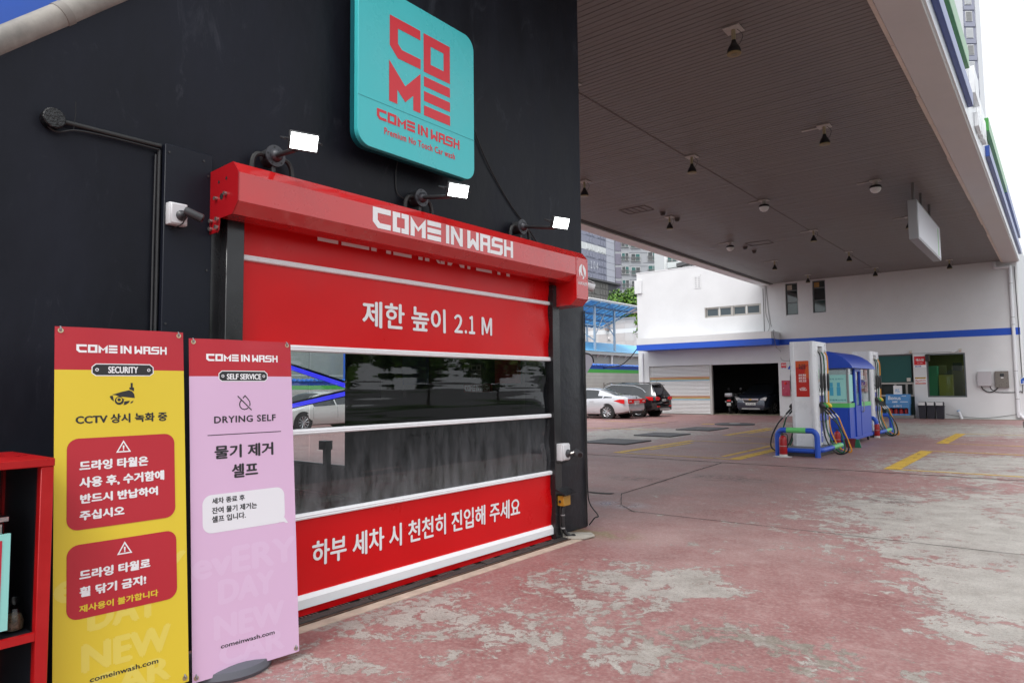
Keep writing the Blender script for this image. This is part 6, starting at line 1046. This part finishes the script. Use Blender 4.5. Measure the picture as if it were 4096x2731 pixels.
# solar frame on the roof
so_ = thing('solar_rack', 'steel rack carrying blue solar panels above the pale blue roof', 'solar rack', (-27, 44, 4.4)); stl = M('rack_steel', srgb(160, 172, 184), .35, .5); pv = M('solar_blue', srgb(92, 150, 205), .15, var=.1, vs=2, spec=.6)
for x, y in ((-26.6, 42.95), (-26.9, 46.3), (-29.2, 42.9), (-29.4, 46.3)): add('post', MB().box(x-.07, y-.07, 4.2, x+.07, y+.07, 7.4 if x > -28 else 6.6), stl, so_)
O = Vector((-26.0, 41.3, 7.78)); U = Vector((0, 1, 0)); Vv = Vector((-.93, 0, -.36)).normalized(); Nn = U.cross(Vv); Nn = Nn if Nn.z > 0 else -Nn
for i in range(4):
    for j in range(5): add('solar_panel', MB().prism([(j*1.45+.02, i*.95+.02), (j*1.45+1.43, i*.95+.02), (j*1.45+1.43, i*.95+.93), (j*1.45+.02, i*.95+.93)], O, U, Vv, Nn, .04), pv, so_)
for i in range(5): add('purlin', MB().prism([(-.1, i*.95-.03), (7.4, i*.95-.03), (7.4, i*.95+.03), (-.1, i*.95+.03)], O, U, Vv, -Nn, .1), stl, so_)
for j in range(6): add('rafter', MB().prism([(j*1.45-.03, -.05), (j*1.45+.03, -.05), (j*1.45+.03, 3.85), (j*1.45-.03, 3.85)], O-Nn*.1, U, Vv, -Nn, .08), stl, so_)
add('edge_trim', MB().prism([(-.1, -.08), (7.4, -.08), (7.4, 0), (-.1, 0)], O, U, Vv, Nn, .07), white_paint, so_)
for a, b in (((-26.6, 42.95, 5.2), (-26.75, 44.6, 7.0)), ((-26.9, 46.3, 5.4), (-26.7, 43.9, 6.9)), ((-26.6, 41.4, 6.0), (-26.9, 46.3, 6.0)), ((-26.6, 41.4, 5.4), (-26.6, 42.95, 4.9))): add('brace', MB().tube([a, b], .04, 6), stl, so_)
# retaining wall with stone cladding
rw = thing('retaining_wall', 'pale stone clad retaining wall behind the blue roof', 'wall', (-31, 56, 0)); yr = 56.; kf = yr/52.; zf = lambda z: 1.55+(z-1.55)*kf
zz = [3.0, 4.0, 4.7, 5.4, 6.1, 6.5, 6.96, 7.3]; cols_ = [M('stone_pale', srgb(206, 200, 198), .7, var=.04, vs=3), M('stone_white', srgb(232, 230, 230), .7), M('stone_pinkish', srgb(200, 192, 190), .7, var=.05, vs=4)]
for j in range(len(zz)-1):
    for i in range(10): x0 = -38+i*.94; add('cladding_slab', MB().box(x0+.006, yr, zf(zz[j])+.006, x0+.934, yr+.1, zf(zz[j+1])-.006), cols_[1] if zz[j] == 6.1 else cols_[(i+j) % 2*2], rw)
add('core', MB().box(-38, yr+.02, 0, -28.6, yr+.6, zf(7.3)), M('mortar_pale'), rw); add('coping', MB().box(-38, yr-.08, zf(7.3), -28.6, yr+.6, zf(7.42)), cols_[0], rw, bevel=.01); add('diamond_block', MB().lathe([(.28, 0), (.01, .16)], (-30.73*kf, yr, zf(5.67)), (0, -1, 0), 4), cols_[0], rw)
pg = thing('pergola_beam', 'brown beam on tapered brackets along the top of stone wall', 'beam', (-32, 56, 8)); pm = M('beam_brown', srgb(146, 130, 124), .6); add('beam', MB().box(-40, yr-.5, zf(7.7), -28.6, yr-.2, zf(8.02)), pm, pg)
for x in (-33.2, -36.8): add('bracket', MB().prism([(x-.28, zf(7.75)), (x+.28, zf(7.75)), (x+.17, zf(6.4)), (x-.1, zf(6.4))], (0, yr-.42, 0), (1, 0, 0), (0, 0, 1), (0, 1, 0), .38), pm, pg)
# trees
leaf_mats = [M('leaf_bright', srgb(112, 150, 52), .6), M('leaf_mid', srgb(84, 124, 44), .6), M('leaf_dark', srgb(46, 76, 30), .6)]
bark = M('bark', (.09, .07, .05), .9, bump=.5)
def tree(loc, r, h, label, n=2600, seed=1, trunk=2.0, ls=.16, name='tree'):
    rnd = np.random.RandomState(seed); t = thing(name, label, 'tree', loc)
    add('trunk', MB().tube([(0, 0, 0), (.05, 0, trunk*.5), (0, .05, trunk), (.1, 0, trunk+h*.5)], [.16, .13, .1, .03], 8), bark, t, local=True, sm=True)
    cl_ = [(rnd.normal(0, .42, 3)*np.array([r, r, h*.5])+np.array([0, 0, trunk+h*.5]), rnd.uniform(.3, .55)*r) for _ in range(16)]
    for q, m in enumerate(leaf_mats):
        mb = MB()
        for _ in range(n//3):
            c, rr = cl_[rnd.randint(len(cl_))]; d = rnd.normal(0, 1, 3); d /= np.linalg.norm(d); p = c+d*rr*rnd.uniform(.5, 1.05)
            if p[2] < trunk*.7: continue
            a = rnd.normal(0, 1, 3); a /= np.linalg.norm(a); b = np.cross(a, d); b /= (np.linalg.norm(b)+1e-6); s = ls*rnd.uniform(.6, 1.3)
            mb.quad(p-a*s, p-b*s*.45, p+a*s, p+b*s*.45)
        add('crown', mb, m, t, local=True)
    for _ in range(4): a = rnd.uniform(0, 6.28); add('limb', MB().tube([(0, 0, trunk*.8), (cos(a)*r*.4, sin(a)*r*.4, trunk+h*.4)], [.06, .02], 6), bark, t, local=True)
tree((-32.3, 58.5, 5.3), 2.0, 4.3, 'bright green tree rising above the stone wall beside the white garage', 6500, 3, 1.4, .17)
tree((-35.5, 58.8, 4.6), 2.0, 2.6, 'green tree behind the brown beam under the solar rack', 3000, 5, 1.4, .15); tree((-33.4, 59.4, 4.6), 1.5, 2.4, 'small green tree between the two larger ones on stone wall', 2200, 8, 1.4, .15)
tree((-20.25, 38.5, 0), .62, 1.9, 'thin twiggy tree peeping out behind the garage corner', 330, 6, 4.3, .13)
tag(add('service_cable', MB().tube(smooth_path([(-18.2, 33.7, 3.55), (-19.0, 34.3, 3.1), (-20, 35, 2.75), (-21.4, 35.6, 2.65), (-22.5, 36, 2.65)]), .03, 6), cab), 'black service cable sagging from garage ledge to the striped wall', 'cable')
# feather flag near the pillar
ff = thing('feather_flag', 'pale feather flag with black edge half hidden by the black pillar', 'flag', (-10.7, 16, 0)); fp = [(-10.7, .9), (-10.24, 1.87), (-10.12, 2.01), (-9.975, 2.2), (-10.0, 2.33), (-10.09, 2.41), (-10.23, 2.45), (-10.5, 2.47), (-10.7, 2.3)]
add('sail', MB().prism(fp, (0, 16, 0), (1, 0, 0), (0, 0, 1), (0, 1, 0), .012), M('flag_grey', srgb(205, 205, 216), .6, var=.05), ff); add('pole', MB().tube(smooth_path([(-10.72, 16, 0), (-10.72, 16, 1.6), (-10.71, 16, 2.32), (-10.5, 16, 2.485), (-10.23, 16, 2.465), (-10.08, 16, 2.42), (-9.99, 16, 2.33), (-9.965, 16, 2.2)]), .02, 8), M('flag_pole', (.03, .03, .04), .5), ff)
add('emblem', MB().cyl((-10.3, 15.999, 2.05), (-10.3, 15.99, 2.05), .06, n=14), M('flag_mark', srgb(190, 90, 130), .5), ff); add('base', MB().cyl((-10.72, 16, 0), (-10.72, 16, .04), .2, n=16), dark_metal, ff)
# ------------------------------------------------------------------ apartment blocks
conc1 = M('apt_grey_blue', srgb(150, 152, 168), .8); conc2 = M('apt_pale', srgb(196, 198, 208), .8); conc3 = M('apt_white', srgb(226, 228, 228), .8); conc4 = M('apt_stone', srgb(124, 122, 118), .8); conc5 = M('apt_dark', srgb(94, 94, 96), .8); mauve = M('apt_mauve', srgb(132, 128, 142), .8); cgrey = M('apt_grey', srgb(172, 174, 178), .8); cdark = M('apt_groove', srgb(92, 94, 104), .8)
ap = thing('apartment_block', 'grey blue apartment block end wall numbered 104 with raised panel rows', 'building', (-75, 112, 0)); ax = -70.
add('core', MB().box(-95, 96, 0, ax-.15, 121.1, 44), conc1, ap); zr = 22.1; rows_ = [(22.1, conc1), (23.5, conc1), (24.9, conc1), (26.3, conc1), (27.7, conc3), (29.1, conc1), (30.5, conc1), (31.9, conc3), (33.3, conc1), (34.7, conc1), (36.1, conc1), (37.5, conc1)]
for z, m in rows_:
    add('wall_course', MB().box(ax-.14, 100, z+.03, ax, 117.9, z+1.37), m, ap); add('edge_course', MB().box(ax-.14, 117.92, z+.03, ax+.05, 121.1, z+1.37), conc2, ap)
    for y in (110.9, 112.0, 113.05, 115.15, 116.15, 117.15):
        if z == 24.9 and y < 114: continue
        add('raised_panel', MB().box(ax+.001, y-.36, z+.22, ax+.12, y+.36, z+1.2), m, ap)
for z, m, m2 in ((18.0, conc4, conc5), (19.3, conc4, conc5), (20.6, conc4, conc5), (16.7, conc4, conc5)):
    add('base_course', MB().box(ax-.1, 100, z+.03, ax+.3, 117.9, z+1.27), m, ap); add('base_edge', MB().box(ax-.1, 117.92, z+.03, ax+.32, 121.1, z+1.27), m2, ap)
    for y in (112.0, 113.05, 115.15, 116.15, 117.15): add('raised_panel', MB().box(ax+.301, y-.36, z+.2, ax+.4, y+.36, z+1.05), m, ap)
add('cornice', MB().box(ax-.1, 100, 21.9, ax+.9, 121.9, 22.25), conc5, ap); text('１０４', M('number_white', (.8, .82, .84), .6), ap, XF(ax+.2), (111.7, 24.25, 114.4, 25.7), .0)
a2 = thing('apartment_block', 'grey apartment block with rows of balcony windows behind the number block', 'building', (-66, 130, 0)); P0 = Vector((-69.94, 121.3, 0)); Pm = Vector((-65.74, 125.3, 0)); Pe = Vector((-60.5, 129.3, 0)); wfr = M('apt_window_frame', srgb(205, 205, 205), .6); tealw = M('apt_teal_glass', srgb(36, 96, 92), .1, spec=.7); darkw = M('apt_dark_glass', srgb(62, 66, 68), .1, spec=.7); rail_m = M('apt_rail', srgb(150, 150, 150), .5)
def facade(t, A_, B_, z0, z1, m):
    u = (B_-A_); Lx = u.length; u.normalize(); n = Vector((u.y, -u.x, 0)); add('facade', MB().prism([(0, z0), (Lx, z0), (Lx, z1), (0, z1)], A_, u, (0, 0, 1), -n, 6), m, t); return u, n, Lx
def win(t, A_, u, n, x0, z0, w_, h_, fl_):
    f = add('window', MB().prism([(x0, z0), (x0+w_, z0), (x0+w_, z0+h_), (x0, z0+h_)], A_+n*.01, u, (0, 0, 1), n, .12), wfr, t)
    for k, m in ((0, (tealw, darkw)[fl_ % 2]), (1, (darkw, tealw)[fl_ % 2 if fl_ % 3 else 1])): a = x0+.1+k*(w_-.1)/2; add('pane', MB().prism([(a, z0+.12), (a+w_/2-.16, z0+.12), (a+w_/2-.16, z0+h_-.1), (a, z0+h_-.1)], A_+n*.131, u, (0, 0, 1), n, .02), m, f)
    add('railing', MB().prism([(x0-.1, z0-.05), (x0+w_+.1, z0-.05), (x0+w_+.1, z0+.02), (x0-.1, z0+.02)], A_+n*.2, u, (0, 0, 1), n, .1).prism([(x0-.1, z0+h_*.42), (x0+w_+.1, z0+h_*.42), (x0+w_+.1, z0+h_*.42+.06), (x0-.1, z0+h_*.42+.06)], A_+n*.2, u, (0, 0, 1), n, .1).prism([(x0-.1, z0+h_*.52), (x0+w_+.1, z0+h_*.52), (x0+w_+.1, z0+h_*.52+.05), (x0-.1, z0+h_*.52+.05)], A_+n*.2, u, (0, 0, 1), n, .1), rail_m, f)
    br_ = MB()
    for k in range(int(w_/.16)): br_.prism([(x0+k*.16, z0), (x0+k*.16+.05, z0), (x0+k*.16+.05, z0+h_*.42), (x0+k*.16, z0+h_*.42)], A_+n*.22, u, (0, 0, 1), n, .04)
    add('baluster', br_, rail_m, f)
u, n, Lx = facade(a2, P0, Pm, 0, 44, cgrey)
for k in range(9):
    z = 15.05+k*2.78; add('mauve_band', MB().prism([(0, z+.05), (1.25, z+.05), (1.25, z+2.3), (0, z+2.3)], P0+n*.001, u, (0, 0, 1), n, .1), mauve, a2); add('groove', MB().prism([(1.25, z+2.5), (Lx, z+2.5), (Lx, z+2.56), (1.25, z+2.56)], P0+n*.001, u, (0, 0, 1), n, .04), cdark, a2)
    win(a2, P0, u, n, 1.3, z+.85, 1.55, 1.65, k); win(a2, P0, u, n, 3.25, z+.7, 1.95, 1.65, k+1)
u, n, Lx = facade(a2, Pm, Pe, 0, 44, cgrey)
for k in range(9):
    z = 15.05+k*2.78; win(a2, Pm, u, n, .95, z+.85, 2.05, 1.85, k+3); win(a2, Pm, u, n, 4.0, z+.95, 1.5, 1.5, k+2)
    for q in (.4, 2.5): add('groove', MB().prism([(0, z+q), (Lx, z+q), (Lx, z+q+.05), (0, z+q+.05)], Pm+n*.001, u, (0, 0, 1), n, .04), cdark, a2)
a3 = thing('apartment_block', 'white building with balcony just above the garage roof', 'building', (-36, 86, 0)); A3 = Vector((-40.0, 82.1, 0)); B3 = Vector((-37.4, 84.2, 0)); C3 = Vector((-31, 80, 0))
u, n, Lx = facade(a3, A3, B3, 0, 22, conc3); win(a3, A3, u, n, .35, 16.9, 1.3, 1.9, 0)
add('balcony', MB().prism([(.25, 16.75), (1.75, 16.9), (1.75, 17.6), (.25, 17.5)], A3+n*.3, u, (0, 0, 1), n, .5), M('balcony_white', srgb(215, 220, 220), .6), a3)
add('wing', MB().box(-37.4, 82, 0, -28, 92, 17.2), conc3, a3); add('wing_roof', MB().prism([(-38.0, 16.75), (-28, 18.0), (-28, 18.35), (-38.0, 17.2)], (0, 81.4, 0), (1, 0, 0), (0, 0, 1), (0, 1, 0), 10.6), conc5, a3)
for k in range(7): add('window', MB().box(-37.2+k*.95, 81.9, 16.3, -36.7+k*.95, 81.999, 17.15), (wfr, darkw, wfr)[k % 3], a3)
# tower seen beyond the canopy edge
tw = thing('tower_block', 'tall pale apartment tower beyond the right edge of canopy', 'building', (-8.5, 135, 0)); Q0 = Vector((-9.6, 130.1, 0)); Q1 = Vector((-7.55, 131.8, 0)); Qm = Vector((-22, 124, 0)); lvm = M('louvre_pale', srgb(200, 202, 206), .6)
u, n, Lx = facade(tw, Q0, Q1, 0, 85, conc1); tl_ = M('tower_pale', srgb(206, 208, 212), .8)
for k in range(24):
    z = 17.3+k*2.8; add('floor_band', MB().prism([(0, z-.35), (1.75, z-.35), (1.75, z+.3), (0, z+.3)], Q0+n*.001, u, (0, 0, 1), n, .15), conc1, tw); lv = add('louvre_window', MB().prism([(.25, z+.55), (1.35, z+.55), (1.35, z+2.25), (.25, z+2.25)], Q0+n*.001, u, (0, 0, 1), n, .1), wfr, tw); mm = (lvm, darkw)[k % 2]
    for q in range(9): add('louvre', MB().prism([(.35, z+.65+q*.17), (1.25, z+.65+q*.17), (1.25, z+.76+q*.17), (.35, z+.76+q*.17)], Q0+n*.102, u, (0, 0, 1), n, .05), lvm if k % 2 == 0 else rail_m, lv)
add('edge_pier', MB().prism([(1.85, 0), (2.6, 0), (2.6, 85), (1.85, 85)], Q0+n*.16, u, (0, 0, 1), -n, 4), tl_, tw); u2_, n2_, L2_ = facade(tw, Q0+Vector((-6, -5.0, 0)), Q0+Vector((-.05, -.04, 0)), 0, 85, tl_)
for k in range(34): add('groove', MB().prism([(0, 10+k*1.4), (L2_, 10+k*1.4), (L2_, 10.06+k*1.4), (0, 10.06+k*1.4)], Q0+Vector((-6, -5.0, 0))+n2_*.001, u2_, (0, 0, 1), n2_, .04), cdark, tw)
# ------------------------------------------------------------------ the street behind the camera (mirrored in glass and paint)
tag(add('road', MB().quad((7, -120, .004), (26, -120, .004), (26, 180, .004), (7, 180, .004)), M('asphalt')), kind='structure'); tag(add('verge', MB().box(26, -120, 0, 34, 180, .12), M('grass_green', srgb(66, 92, 44), .9, var=.3, vs=2)), kind='structure')
random.seed(4)
for i in range(9): tree((29+random.uniform(-1, 1.5), -22+i*8.5, .1), 3.0, 4.5, 'leafy street tree on the verge across the road, '+('first', 'second', 'third', 'fourth', 'fifth', 'sixth', 'seventh', 'eighth', 'ninth')[i]+' of the row', 900, 20+i, 1.4, .55, 'street_tree')
for o in [o for o in bpy.data.objects if o.name.startswith('street_tree')]: o['group'] = 'street trees across the road'
